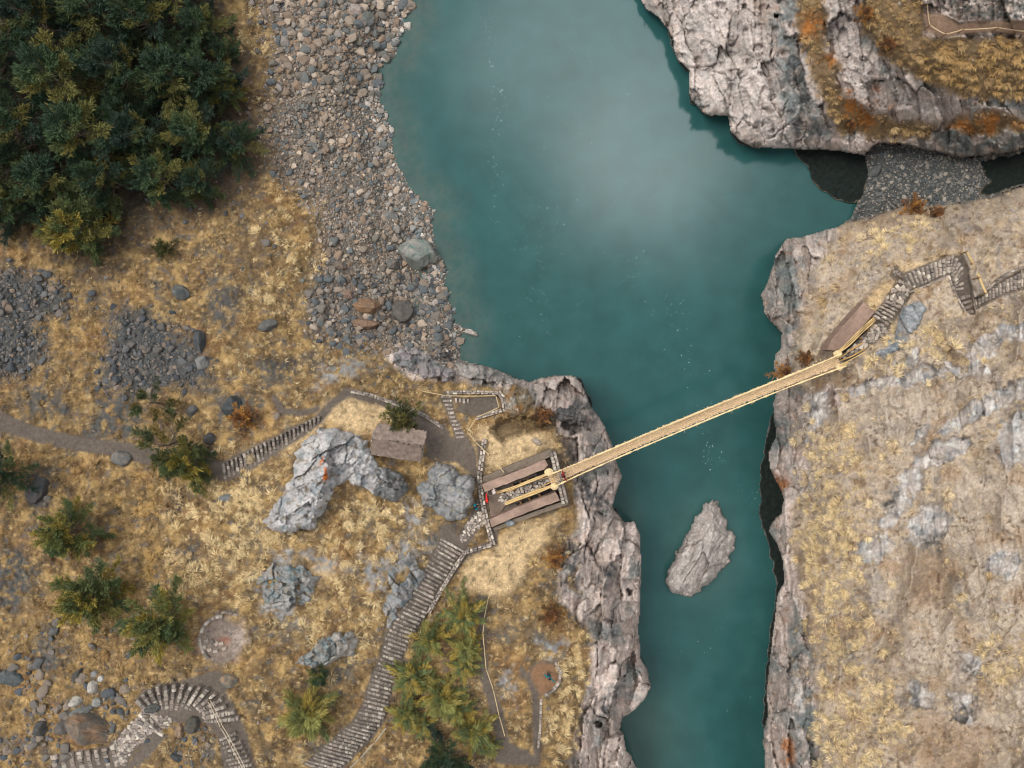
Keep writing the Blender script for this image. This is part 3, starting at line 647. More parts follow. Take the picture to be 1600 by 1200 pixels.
slope_d = fld((1 - rockc) * (1 - m_gravel) * (1 - m_path) * (1 - m_lawn) * (D > 6) * (U < 1000) * sst(.0, .5, fbm(U / 60, V / 60, 5, 24)))
add_stones(3800, (-150, 280, 620, 1320), slope_d, 1.3, 10, 2.0, 'slope', 'slope')
add_stones(700, (-100, 1000, 200, 1260), lambda x, y: np.maximum.reduce([sst(60, 25, np.hypot(x - 80, y - 1140)), sst(45, 15, np.hypot(x - 165, y - 1110)), sst(50, 20, np.hypot(x - 15, y - 1180)), .6 * sst(60, 25, np.hypot(x - 40, y - 1050))]), 3, 13, 1.3, 'slope', 'slope')
add_stones(160, (255, 1120, 345, 1210), lambda x, y: .9 * sst(40, 20, np.hypot(x - 300, y - 1170)), 2, 7, 1.6, 'slope', 'slope')
add_stones(420, (-120, 960, 230, 1280), lambda x, y: .8 * sst(.1, -.2, fbm(x / 60, y / 60, 2, 3)) + .1, 3, 13, 1.5, 'slope', 'slope')
rslope = fld((1 - m_path) * (1 - m_cove) * (1 - m_shade) * (D > 10) * (U > 1100) * sst(-.1, .4, fbm(U / 50, V / 50, 4, 506)))
add_stones(2600, (1200, -100, 1720, 1320), rslope, .8, 4.5, 2.2, 'pale', 'right')
fdirt = fld(np.maximum(m_forest * .3, m_dirt2))
add_stones(1500, (120, 20, 460, 500), fdirt, 1.2, 7, 2.0, 'scree', 'slope')

stones.sort(key=lambda s: -s[2])
blocked = [OUT_A]
vis = lambda s: 6 < s[0] < 1594 and 6 < s[1] < 1194
big = [s for s in stones if vis(s) and s[2] > 3.2][:250]; bigset = set(id(s) for s in big)
GLAB = {'bank': ('grey brown stone lying among the gravel of the broad river shore', 'larger stones on the river shore'),
        'scree': ('dark grey stone in the scree patches on the grassy slope', 'larger stones in the scree patches'),
        'cove': ('dark stone on the gravel floor of the small cove', 'larger stones in the cove'),
        'slope': ('grey stone lying loose in the dry grass of the forested bank', 'loose stones in the dry grass'),
        'right': ('pale stone on the dry slope across the bridge', 'pale stones on the far slope')}
meshpool = {}
def stone_mesh(shape, pal, ci):
    key = (shape, pal, ci)
    if key not in meshpool:
        meshpool[key] = new_mesh('stone', SH2[shape], ICO[2][1], C(*PALS[pal][ci]), M_stone)
    return meshpool[key]
ZP = {'bank': 'gravel', 'scree': 'scree', 'cove': 'cove', 'slope': 'slope', 'right': 'pale'}
for (x, y, r, c, zone) in big:
    z = zt1(x, y); s = r * (H - z) / F
    pal = ZP[zone]; ci = int(np.argmin([np.abs(C(*q_) - c).sum() for q_ in PALS[pal]]))
    o = link('stone', stone_mesh(random.randrange(16), pal, ci), loc=P(x, y, z + s * .05))
    o.rotation_euler = (random.uniform(-.25, .25), random.uniform(-.25, .25), random.uniform(0, 6.28)); o.scale = (s, s, s)
    tag(o, GLAB[zone][0], 'stone', GLAB[zone][1])

def scatter_stones(sel, name, label):
    for_sub = {1: [], 2: []}
    for s in sel: for_sub[2 if s[2] > 4 else 1].append(s)
    vs_, fs_, cs_ = [], [], []; base = 0
    for sub, L_ in for_sub.items():
        if not L_: continue
        shapes = np.array(SH1 if sub == 1 else SH2); fa = ICO[sub][1]
        X = np.array([s[0] for s in L_]); Y = np.array([s[1] for s in L_]); R = np.array([s[2] for s in L_]); cl = np.array([s[3] for s in L_])
        z = zt(X, Y); sc = R * (H - z) / F; n = len(L_)
        k = rng.integers(0, len(shapes), n); a = rng.random(n) * 6.283; tx = rng.normal(0, .2, n); ty = rng.normal(0, .2, n)
        v = shapes[k] * sc[:, None, None]
        ca, sa = np.cos(a)[:, None], np.sin(a)[:, None]
        x = v[..., 0] * ca - v[..., 1] * sa; y = v[..., 0] * sa + v[..., 1] * ca
        zz = v[..., 2] + x * tx[:, None] + y * ty[:, None]
        w = PV(X, Y, z)[:, None] + np.stack([x, y, zz], -1)
        vs_.append(w.reshape(-1, 3)); nv = shapes.shape[1]
        fs_.append((fa[None] + (np.arange(n) * nv)[:, None, None]).reshape(-1, 3) + base); base += n * nv
        cs_.append(np.repeat(cl, nv, 0))
    tag(link(name, new_mesh(name, np.concatenate(vs_), np.concatenate(fs_), np.concatenate(cs_), M_stone)), label, 'gravel', kind='stuff')
rest = [s for s in stones if id(s) not in bigset]
scatter_stones([s for s in rest if s[4] == 'bank'], 'gravel', 'grey brown gravel and small stones covering the broad shore')
scatter_stones([s for s in rest if s[4] == 'scree'], 'gravel', 'dark loose scree lying in patches on the grassy slope')
scatter_stones([s for s in rest if s[4] == 'cove'], 'gravel', 'dark gravel covering the floor of the small cove')
scatter_stones([s for s in rest if s[4] == 'slope'], 'gravel', 'small loose stones scattered in the dry grass by the forest')
scatter_stones([s for s in rest if s[4] == 'right'], 'gravel', 'small pale stones scattered over the slope across the bridge')

# ------------------------------------------------------------------ single boulders
def boulder(name, label, px, py, rx, ry, ang, h, c1, c2=None, seed=0, sub=4, cuts=12, lich=None, cat='boulder', group=None, sink=.25, strata=0.0, z=None, angles=None):
    r = np.random.default_rng(seed); v, f = ICO[sub]; v = v.copy()
    for _ in range(cuts):
        n = r.normal(size=3); n[2] = abs(n[2]); n /= np.linalg.norm(n); d = .62 + .3 * r.random()
        k = v @ n - d; v = v - np.where(k > 0, k, 0)[:, None] * n * .92
    nz = fbm(v[:, 0] * 2.2 + seed, v[:, 1] * 2.2 + v[:, 2] * 1.7, 5, seed) * .16 + ridged(v[:, 0] * 1.6 + 3 * seed, v[:, 1] * 1.6 + v[:, 2], 4, seed + 3) * .05
    v = v * (1 + nz)[:, None]
    if strata: v[:, 2] += strata * (np.round(v[:, 1] * 5 + .6 * perlin(v[:, 0] * 2, v[:, 1] * 2, seed)) / 5 - v[:, 1])
    z0 = zt1(px, py) if z is None else z; s = (H - z0) / F
    ca, sa = math.cos(-ang), math.sin(-ang)
    x, y = v[:, 0] * rx * s, -v[:, 1] * ry * s
    V3 = np.stack([x * ca - y * sa, x * sa + y * ca, v[:, 2] * h], -1); V3[:, 2] += h * (1 - 2 * sink) * .5
    t1 = sst(-.2, .4, fbm(v[:, 0] * 1.5 + 5, v[:, 1] * 1.5 + v[:, 2], 5, seed + 7)); cl = C(*c1)[None] * (1 - t1[:, None]) + C(*(c2 or c1))[None] * t1[:, None]
    if lich: 
        t2 = sst(.08, .3, fbm(v[:, 0] * 3, v[:, 1] * 3 + v[:, 2] * 2, 4, seed + 8))[:, None]; cl = cl * (1 - t2) + C(*lich)[None] * t2
    cl *= (1 + .3 * fbm(v[:, 0] * 9, v[:, 1] * 9 + v[:, 2] * 4, 3, seed + 9))[:, None]
    o = link(name, new_mesh(name, V3, f, np.clip(cl, 0, 1), M_rock), loc=P(px, py, z0))
    return tag(o, label, cat, group)
B = boulder
B('boulder', 'large grey green boulder at the water edge of the gravel shore', 650, 398, 33, 26, .35, 2.0, (128,132,126), (160,156,148), 1, lich=(110,130,124))
B('boulder', 'brown flat topped slab of the split boulder, its larger half', 574, 480, 26, 15, -.05, 1.2, (146,116,90), (132,110,92), 2, cuts=16)
B('boulder', 'brown smaller half of the split boulder, below the crack', 570, 507, 23, 10, .05, .9, (140,114,94), (126,104,90), 3, cuts=16)
B('boulder', 'dark grey rounded boulder beside the split brown boulder', 627, 488, 21, 19, -.9, 1.4, (98,94,90), (116,110,104), 4)
B('boulder', 'small grey boulder leaning on the grey green boulder', 613, 413, 12, 11, .3, .8, (122,114,106), (104,106,104), 5, sub=3)
B('boulder', 'pinkish grey boulder above the split brown boulder', 543, 460, 10, 8, .3, .6, (150,124,108), (136,116,104), 6, sub=3)
B('boulder', 'pale pink boulder at the upper end of the gravel shore', 555, 16, 13, 11, .2, .8, (176,160,152), (156,148,142), 7, sub=3)
B('boulder', 'dark boulder just below the pale pink boulder', 573, 30, 13, 13, .9, .7, (104,108,106), (120,118,112), 8, sub=3)
B('boulder', 'pale narrow stone standing in the shallow water off the shore', 736, 520, 11, 5, .35, .5, (190,180,172), (160,150,142), 9, sub=3, z=WATER)
B('boulder', 'dark grey boulder in yellow grass beside the gravel shore', 418, 509, 17, 11, -.15, .9, (104,106,104), (122,118,112), 10, sub=3)
B('boulder', 'long brown grey boulder in the middle of the gravel shore', 532, 416, 11, 7, .3, .5, (134,118,104), (116,108,100), 12, sub=3)
B('boulder', 'flat grey boulder near the grey green boulder', 610, 338, 12, 9, .1, .5, (124,124,122), (140,136,130), 13, sub=3)
B('boulder', 'grey boulder with pale top at the path edge', 192, 717, 17, 12, .3, .9, (112,112,110), (138,130,122), 14, sub=3)
B('boulder', 'round dark grey boulder in pale grass above the long stairway', 328, 685, 9.5, 9, 0, .7, (84,84,86), (96,96,96), 15, sub=3, cuts=5)
B('boulder', 'small upright boulder in the grass beside the sparse tree', 301, 642, 8, 10, .6, .6, (110,108,106), (94,96,98), 16, sub=3)
B('boulder', 'flat blue grey boulder in blond grass below the long stairway', 356, 777, 17, 7, -.15, .5, (110,118,122), (128,130,130), 17, sub=3)
B('boulder', 'dark boulder beside the tree cut off by the picture edge', 60, 768, 15, 24, .4, 1.1, (98,94,92), (80,86,90), 18, sub=3)
B('boulder', 'blackish boulder with grass around it above the narrow footpath', 362, 637, 17, 20, .5, 1.0, (70,76,78), (88,90,90), 19, sub=3)
B('boulder', 'big layered boulder with brown top beside the cobbled ramp', 140, 1136, 42, 24, .35, 1.8, (112,106,98), (146,118,94), 20, strata=.25, cuts=16)
B('boulder', 'flat grey slab resting against the big layered boulder', 128, 1112, 20, 8, -.35, .7, (128,130,126), (110,114,112), 21, sub=3)
B('boulder', 'largest white block above the big layered boulder', 120, 1095, 11, 8, .0, .6, (196,190,180), (176,172,164), 22, sub=3, cuts=16)
B('boulder', 'tall white block between two small white stones', 147, 1073, 9, 11, -.4, .6, (198,190,180), (180,174,166), 23, sub=3, cuts=16)
B('boulder', 'small white stone topmost among the white blocks', 158, 1060, 5, 5, .2, .4, (206,204,200), None, 24, sub=3, cuts=14)
B('boulder', 'grey stone touching the topmost small white stone', 150, 1053, 7, 6, .2, .4, (142,142,142), None, 25, sub=3)
B('boulder', 'pale grey block above the flat grey slab', 154, 1097, 9, 7, .6, .5, (168,168,162), (150,150,146), 26, sub=3, cuts=16)
B('boulder', 'dark round boulder in the grass below the white blocks', 65, 1137, 12, 12, 0, .8, (84,84,84), (98,96,92), 27, sub=3)
B('boulder', 'brown grey boulder between the dark round one and the layered one', 100, 1134, 13, 14, .4, .8, (98,96,94), (112,102,94), 28, sub=3)
B('boulder', 'tall dark boulder standing in yellow grass above the white blocks', 122, 1054, 7, 12, .35, .7, (92,90,84), (104,100,92), 29, sub=3)
B('boulder', 'dark bluish boulder at the corner among blond tufts', 20, 1058, 20, 13, .3, .9, (84,94,98), (110,110,106), 30, sub=3)
B('boulder', 'grey boulder in the forked grass between scree and shore', 281, 457, 16, 12, .2, .8, (88,94,96), (120,116,110), 31, sub=3)
B('boulder', 'dark mossy boulder ringed by the curved stairway', 302, 1132, 13, 12, 0, .8, (86,84,78), (100,94,84), 32, sub=3)
B('boulder', 'stone block with brown top at the head of the curved stairway', 358, 1063, 15, 11, -.2, .7, (120,118,110), (160,134,108), 33, sub=3, cuts=16)
B('boulder', 'long dark rock ridge at the edge of the scree patch', 313, 535, 9, 22, -.05, .8, (76,80,84), (92,92,92), 34, sub=3)
B('boulder', 'pale boulder at the lower corner of the scree patch', 316, 567, 12, 12, .4, .7, (136,134,130), (110,112,112), 35, sub=3)
B('boulder', 'dark grey square stone block between ramp and curved stairway', 238, 1106, 14, 7, -.15, .6, (98,98,94), (84,86,86), 36, sub=3, cuts=16)
B('boulder', 'pair of blackish stones in grass inside the stairway bend, fused as one', 278, 1182, 11, 7, .3, .5, (76,78,78), (60,64,66), 37, sub=3)
B('boulder', 'triangular reddish stone at the foot of the fan stairway', 282, 1142, 8, 13, .1, .5, (160,134,112), (140,120,104), 38, sub=3)
B('boulder', 'grey stone in the dark gravel at the cove mouth', 1366, 268, 10, 13, .4, .6, (92,98,98), (110,110,106), 39, sub=3)
B('boulder', 'bluish boulder by the wall of the near landing', 797, 816, 10, 7, -.2, .7, (150,156,160), (120,128,134), 41, sub=3)
B('boulder', 'brown stone block on the ledge above the near landing', 838, 690, 8, 5, .6, .4, (176,160,146), None, 42, sub=3)

# ------------------------------------------------------------------ outcrops traced from their outlines
def outcrop(label, poly, h, wid, seed, pal, ang=0.0, spots=(), ridge=None, base=None, name='rock_outcrop', cat='rock', sx=1.0, sy=1.6, amp=.6, lobes=None, group=None, lean=(0, 0)):
    a = np.array(poly, float); st_ = 1.25
    x = np.arange(a[:, 0].min() - 5, a[:, 0].max() + 5, st_); y = np.arange(a[:, 1].min() - 5, a[:, 1].max() + 5, st_)
    X, Y = np.meshgrid(x, y)
    wxx = fbm(X / 16, Y / 16, 4, seed) * 9; wyy = fbm(X / 16, Y / 16, 4, seed + 50) * 9
    d = sd(poly, X + wxx, Y + wyy)
    if lobes is not None:
        e = np.full(X.shape, -1.0)
        for (lx, ly, lr) in lobes: e = np.maximum(e, 1 - np.hypot(X + wxx - lx, Y + wyy - ly) / lr)
        d = e * 30
    q_ = np.clip(d / wid, 0, 1); prof = np.sqrt(np.clip(1 - (1 - q_) ** 2, 0, 1))
    rh_, dirt, tone = relief(X, Y, seed * 7 + 900, ang, sx, sy)
    cxx, cyy = a.mean(0)
    tilt = 1 + lean[0] * (X - cxx) / 60 + lean[1] * (Y - cyy) / 60
    zb = zt(X, Y) if base is None else np.full(X.shape, base)
    z = zb + h * prof * tilt + rh_ * amp * prof
    if ridge is not None:
        dr = segd(ridge[0], X + wxx, Y + wyy, False); rx_ = np.interp(Y, [p_[1] for p_ in ridge[0]], [p_[0] for p_ in ridge[0]])
        z = z + ridge[1] * np.clip(1 - dr / np.where(X < rx_, ridge[2], ridge[3]), 0, 1) * prof
    z = np.where(d < 0, zb + d * .25 - .05, z)
    g = np.arange(X.size).reshape(X.shape); q = np.stack([g[1:, :-1], g[1:, 1:], g[:-1, 1:], g[:-1, :-1]], -1)
    dd = .25 * (d[:-1, :-1] + d[1:, :-1] + d[:-1, 1:] + d[1:, 1:]); q = q[dd > -3]
    used, inv = np.unique(q.ravel(), return_inverse=True)
    p = [C(*c) for c in pal]; cl = np.empty(X.shape + (3,)); cl[:] = p[0]
    cl = mixc(cl, sst(.3, .7, tone), p[1]); cl = mixc(cl, sst(0, .35, fbm(X / 18, Y / 18, 5, seed + 3)) * .8, p[2])
    if len(p) > 3: cl = mixc(cl, sst(.12, .4, fbm(X / 11, Y / 11, 4, seed + 4)) * .8, p[3])
    for (sx_, sy_, sr, sc) in spots: cl = mixc(cl, sst(1.2, .6, np.hypot(X + wxx * 1.5 - sx_, Y + wyy * 1.5 - sy_) / sr), C(*sc))
    cl = mixc(cl, dirt * .5, C(62, 60, 58)) * (1 + .20 * fbm(X / 4, Y / 4, 3, seed + 5) + .18 * (rng.random(X.shape) - .5))[..., None]
    if base is not None: cl = mixc(cl, sst(base + .75, base + .35, z) * .7, C(88, 84, 80))
    w = PV(X, Y, z).reshape(-1, 3)
    o = link(name, new_mesh(name, w[used], inv.reshape(-1, 4), np.clip(cl, 0, 1).reshape(-1, 3)[used], M_rock, True))
    return tag(o, label, cat, group)
outcrop('largest pale grey outcrop with orange lichen spots beside the mud hut', OUT_A, 1.8, 40, 1, [(186,182,182),(212,208,206),(148,156,160),(146,134,116)], -.5, ridge=([(530,672),(512,700),(508,745),(498,780),(484,826)], 1.6, 50, 9), spots=[(505,738,6,(214,120,62)),(503,722,4,(214,140,90)),(506,743,5,(206,112,50))], lean=(-.15, 0), amp=.6)
outcrop('round speckled grey outcrop of four lobes behind the red jacket person', [(668,735),(690,725),(715,730),(735,745),(742,775),(730,803),(700,810),(675,795),(655,780),(660,755)], 2.1, 16, 2, [(150,150,150),(168,166,164),(130,136,138),(176,168,154)], .3,
        lobes=[(692,746,24),(672,770,20),(706,784,30),(726,757,17),(722,782,20)], amp=.35)
outcrop('bluish weathered outcrop in the grass below the largest outcrop', [(400,905),(428,880),(472,884),(496,905),(488,934),(452,958),(416,950)], .8, 26, 3, [(150,152,150),(176,172,168),(120,138,142),(158,144,126)], .4)
outcrop('pointed blue grey outcrop beside the palm like shrub', [(463,1036),(500,1000),(530,986),(562,995),(556,1020),(520,1036),(490,1044)], 1.0, 20, 4, [(154,156,154),(182,176,168),(116,138,144),(146,132,114)], -.4)
outcrop('upright blue grey rock wall along the main stairway', [(604,890),(620,880),(640,862),(662,880),(664,902),(640,935),(618,962),(606,984),(600,950),(610,920)], .8, 18, 5, [(158,158,158),(180,176,172),(130,142,146),(140,132,120)], 1.0)
outcrop('pale pinkish rock hump where shore and cliff meet', [(612,560),(625,543),(645,542),(672,556),(692,572),(716,580),(712,594),(680,592),(640,586)], 1.5, 18, 6, [(158,150,150),(178,170,168),(128,134,134)], .5)
outcrop('flat rock shelf beside the pale pinkish hump', [(712,570),(735,567),(765,575),(800,590),(800,600),(770,598),(735,592),(714,588)], .8, 10, 7, [(166,156,148),(180,172,166),(136,134,130)], .3)
outcrop('lichen patched outcrop over the dark hollow beside the upper platform', [(790,610),(806,602),(826,606),(834,625),(824,648),(800,652),(784,642),(792,630)], 1.8, 14, 8, [(150,132,106),(176,168,156),(168,124,70),(190,186,176)], .3)
outcrop('dark cracked outcrop at the brink beside the round black hole', [(868,640),(885,636),(905,640),(915,655),(905,668),(888,664),(872,660)], 1.2, 10, 9, [(112,110,108),(134,128,124),(92,96,96)], .2)
outcrop('grey ledge rock under the large outcrop next to the hut', [(575,735),(600,728),(628,742),(640,765),(618,785),(590,775),(572,756)], 1.0, 12, 11, [(120,124,126),(138,136,134),(104,110,110)], .4)
outcrop('jagged grey island rock standing in the river', [(1040,912),(1045,890),(1060,855),(1066,843),(1080,820),(1096,799),(1101,787),(1112,780),(1123,785),(1131,802),(1140,825),(1151,842),(1146,862),(1135,887),(1116,906),(1100,921),(1080,931),(1058,929),(1044,923)], 2.6, 42, 12,
        [(184,174,168),(204,196,190),(164,158,154),(208,198,192)], -1.05, ridge=([(1112,786),(1108,830),(1104,880),(1096,922)], 1.2, 40, 30), base=WATER - .15, name='island_rock', sx=.5, sy=1.8, amp=.5, lean=(-.2, 0))
outcrop('flat bluish slab slanting beside the rope anchor of the far landing', [(1412,478),(1438,468),(1446,488),(1426,520),(1402,548),(1380,562),(1370,554),(1396,528)], .45, 9, 13, [(150,156,162),(170,172,174),(126,136,144)], .8, amp=.3)
# ------------------------------------------------------------------ dry bunch grass
occ = np.zeros(U.shape)
for p in [OUT_A, [(655,728),(735,722),(748,780),(735,812),(690,814),(652,790)], [(405,905),(430,885),(470,888),(492,905),(485,930),(452,952),(420,946)], [(463,1036),(500,1000),(530,986),(562,995),(556,1020),(520,1036),(490,1044)],
          [(604,890),(640,862),(664,902),(640,935),(606,984)], [(574,655),(668,665),(668,725),(574,720)], RUIN]:
    occ = np.maximum(occ, mask(p, 3, .4))
g_ok = (1 - rockc) * (1 - m_gravel) * (1 - m_cove) * (1 - np.clip(m_path * 1.6, 0, 1)) * (1 - np.clip(m_lawn * 1.15, 0, 1)) * (1 - m_sc * .95) * (D > 5) * (1 - occ) * (1 - m_forest * .96 * (U < 375)) * (1 - m_dirt2 * .75) * (1 - bandn * (rb > .5) * .9) * (1 - m_tl * .8) * (1 - m_lb * .85) * (1 - m_dk * .85) * (1 - m_hol * .6) * (1 - m_rbr * .6) * (1 - m_slab * .85)
patch = sst(-.42, .2, fbm(U / 46, V / 46, 4, 81)) * sst(-.28, .12, fbm(U / 15, V / 9, 3, 86))
band_w = np.maximum.reduce([sst(75, 25, np.abs(U - 1300 - .08 * (V - 900))) * (V > 660), sst(40, 10, np.hypot((U - 1395) / 2.2, V - 365)), sst(60, 20, np.hypot((U - 1440) / 2, V - 555)), sst(110, 50, np.hypot(U - 1330, V - 1130)), sst(70, 30, np.hypot(U - 1570, V - 1020))])
right_bare = 1 - rb * (1 - np.clip(.10 + .9 * band_w + .35 * sst(.2, .4, fbm(U / 45, V / 45, 3, 82)), 0, 1))
left_w = np.maximum.reduce([sst(230, 90, np.hypot((U - 330) / 1.15, V - 830)), sst(190, 90, np.hypot(U - 430, (V - 420) / 1.3)), sst(170, 60, np.hypot(U - 570, V - 900)), sst(140, 60, np.hypot((U - 890) * 1.6, V - 1080)), sst(120, 60, np.hypot(U - 130, V - 540)), sst(140, 50, np.hypot(U - 560, (V - 620) * 2)), sst(180, 80, np.hypot(U - 150, V - 1060))])
right_bare = right_bare * np.where(U < 1080, .38 + .62 * np.clip(left_w + .5 * sst(.1, .4, fbm(U / 60, V / 60, 3, 87)), 0, 1), 1)
g_den = g_ok * patch * right_bare
grass_lean = fbm(np.arange(0, 200)[None, :] / 14. + np.zeros((150, 1)), np.arange(0, 150)[:, None] / 14., 3, 83)

def tufts(px, py, size, colr, nb=34, spread=1.0, lean=.6, width=.034):
    n = len(px); z = zt(px, py); base = PV(px, py, z)
    # downhill direction
    e = 6.0
    gx = (zt(px + e, py) - zt(px - e, py)); gy = -(zt(px, py + e) - zt(px, py - e))
    gl = np.hypot(gx, gy) + 1e-6
    k = np.clip(gl / .8, 0, 1)
    la = np.arctan2(-gy, -gx) + rng.normal(0, .55, n); la2 = 6.28 * perlin(px / 60, py / 60, 84) + rng.normal(0, .6, n) - 1.2
    lx = np.cos(la) * k + np.cos(la2) * (1 - k); ly = np.sin(la) * k + np.sin(la2) * (1 - k)
    A = rng.random((n, nb)) * 6.283; Ls = size[:, None] * (.55 + .75 * rng.random((n, nb))); r0 = size[:, None] * .20 * np.sqrt(rng.random((n, nb)))
    out = .25 + .75 * rng.random((n, nb)) * spread
    dx = np.cos(A) * out + lx[:, None] * lean; dy = np.sin(A) * out + ly[:, None] * lean; dz = .85 - .5 * out
    nn = np.sqrt(dx ** 2 + dy ** 2 + dz ** 2); dx /= nn; dy /= nn; dz /= nn
    p0 = base[:, None] + np.stack([np.cos(A) * r0, np.sin(A) * r0, np.full(A.shape, -.04)], -1)
    dh = np.stack([dx, dy, dz], -1); droop = np.stack([dx * .35, dy * .35, -np.abs(.35 + .3 * out)], -1)
    p1 = p0 + dh * Ls[..., None] * .55; p2 = p1 + (dh + droop) * Ls[..., None] * .5
    w = np.stack([-dy, dx, np.zeros_like(dx)], -1); w /= np.linalg.norm(w, axis=-1, keepdims=True) + 1e-6
    w = w * (width * (.7 + .6 * rng.random((n, nb))))[..., None] * (size[:, None, None] / .6) ** .5
    vv = np.stack([p0 - w * .7, p0 + w * .7, p1 + w, p1 - w, p2], 2).reshape(-1, 3)
    m = n * nb; b0 = np.arange(m)[:, None] * 5
    f4 = b0 + np.array([[0, 1, 2, 3]]); f3 = b0 + np.array([[3, 2, 4]])
    cl = colr[:, None] * (.52 + .86 * rng.random((n, nb, 1)))
    return vv, [f4, f3], np.repeat(cl.reshape(-1, 3), 5, 0)

def straw(px, py):
    left = (px < 1050); n = len(px)
    warm = sst(420, 120, px) * left
    pal_ = np.array([C(220, 194, 144), C(200, 170, 120), C(178, 148, 104), C(232, 212, 166), C(148, 122, 90)])
    w = rng.random(n); i = np.select([w < .32, w < .6, w < .78, w < .9], [0, 1, 2, 3], 4)
    c = pal_[i]
    c = c * (1 - warm[:, None] * .55) + C(188, 150, 92) * warm[:, None] * .55 * (.6 + .6 * rng.random((n, 1)))
    rgt = (~left & (py > 260))[:, None] * 1.0
    c = c * (1 - rgt * .45) + C(226, 204, 158) * rgt * .45
    top = (~left & (py < 262))[:, None] * 1.0
    c = c * (1 - top * .5) + C(204, 162, 100) * top * .5
    br = (fbm(px / 55, py / 55, 3, 85) > .18)[:, None] * .5
    c = c * (1 - br) + C(132, 98, 58) * br
    o_ = fld(m_or)(px, py)[:, None]
    c = c * (1 - o_ * .7) + C(180, 112, 48) * o_ * .7
    gcol = bil(col, us[0], vs[0], STEP, px, py); k_ = .22 + .42 * rng.random((n, 1))
    return c * (1 - k_) + gcol * 1.15 * k_

x, y = area_sample(165000, (-150, -120, 1750, 1310), fld(g_den))
keepi = rng.random(len(x)) < np.where(x > 1050, .85, .9)
x, y = x[keepi], y[keepi]
size = .15 + .32 * rng.random(len(x)) ** 1.8
cl = straw(x, y)
Lm = (x < 1080)
for sel, lb in ((Lm, 'golden dry bunch grass covering the slope of the forested bank'), (~Lm, 'pale dry bunch grass covering the slope across the bridge')):
    v, f, c = tufts(x[sel], y[sel], size[sel], cl[sel], 26, .9, .9, .021)
    tag(link('grass', new_mesh('grass', v, f, c, M_grass)), lb, 'grass', kind='stuff')
# denser, brighter stands of tall tussocks
hot = np.maximum.reduce([band_w * (rb > .5), sst(150, 50, np.hypot((U - 320) / 1.2, V - 820)), .8 * sst(110, 40, np.hypot((U - 590) / 1.0, V - 850)), .6 * sst(110, 40, np.hypot(U - 520, V - 960)), .9 * sst(60, 25, np.hypot(U - 885, (V - 1085) / 2)), (m_top > .5) * mask([(1430,62),(1800,58),(1800,150),(1530,150),(1450,118)], 8, 1.5), .6 * sst(90, 30, np.hypot(U - 440, (V - 400) / 1.4)), .9 * sst(34, 14, np.hypot(U - 395, (V - 50) / 1.8))])
x, y = area_sample(26000, (-150, -120, 1750, 1310), fld(g_ok * hot * sst(-.3, .15, fbm(U / 17, V / 12, 3, 88))))
cl = straw(x, y) * .45 + .62 * np.where((x < 250)[:, None], C(208, 170, 104), np.where(((x > 940) & (y < 262))[:, None], C(214, 174, 112), C(240, 215, 164)))
v, f, c = tufts(x, y, .30 + .42 * rng.random(len(x)), cl, 64, .85, .75, .018)
tag(link('grass', new_mesh('grass', v, f, c, M_grass)), 'tall pale tussock grass in dense stands on both banks', 'grass', kind='stuff')
# short litter of broken stems everywhere between
x, y = area_sample(60000, (-100, -80, 1700, 1280), fld(np.clip(g_ok + m_lawn * .9 * (1 - m_path), 0, 1) * (D > 3)))
v, f, c = tufts(x, y, .12 + .16 * rng.random(len(x)), (.3 * straw(x, y) + .75 * bil(col, us[0], vs[0], STEP, x, y)) * (.6 + .7 * rng.random((len(x), 1))), 6, 1.0, .6, .026)
tag(link('grass', new_mesh('grass', v, f, c, M_grass)), 'short broken straw lying over all the dry slopes', 'grass', kind='stuff')
# big single tussocks
tus = [(438,332),(425,345),(1358,510),(1398,552),(1425,545),(1440,547),(1507,560),(1483,540),(1355,575),(1488,585),(1325,622),(1393,690),(1397,705),(1383,715),(1350,782),(1362,790),(1480,772),(1455,765),(1480,785),(1550,810),(1545,905),(1558,960),(1563,1040),(1315,1165),(1325,1050),(1390,915),(1382,940),(1500,930),(1290,470),(1365,480),(1310,450),(1298,410),(1350,375),(1372,368),(1420,380),(1440,345),
 (838,872),(834,880),(585,800),(530,820),(590,850),(600,770),(545,860),(660,730),(655,760),(500,945),(485,955),(540,1000),(585,960),(620,855),(135,775),(240,775),(265,790),(195,780),(100,730),(150,725),(330,795),(375,785),(350,840),(300,870),(240,830),(170,1020),(60,980),(45,1090),(120,740),(380,740),(398,720),(870,1020),(880,1040),(895,1020),(860,1100),(880,1130),(870,1170),(850,980),(890,985),(1440,90),(1470,85),(1500,100),(1530,95),(1560,80),(1585,110),(1540,125),(1570,130),(1480,115),(1500,72),(1310,185),(1330,195),(1265,95),(1260,60),(1395,200),(1420,205),(1440,205),(1280,1195),(1330,870),(1345,905),(1300,830),(1290,700),(1262,750),(1265,640)]
mine = []
for i, (tx_, ty_) in enumerate(tus):
    xx, yy = np.array([tx_ + 0.]), np.array([ty_ + 0.])
    v, f, c = tufts(xx, yy, np.array([.46 + .26 * rng.random()]), straw(xx, yy) * 1.08, 150, .75, .9, .028)
    z = zt1(tx_, ty_); b0 = np.array(P(tx_, ty_, z))
    o = link('grass_tussock', new_mesh('grass_tussock', v - b0, f, c, M_grass), loc=b0)
    far_ = tx_ > 1080
    tag(o, 'large straw coloured tussock on the slope across the bridge' if far_ else 'large straw coloured tussock on the slope of the forested bank', 'grass tussock', 'tussocks across the bridge' if far_ else 'tussocks on the forested bank')

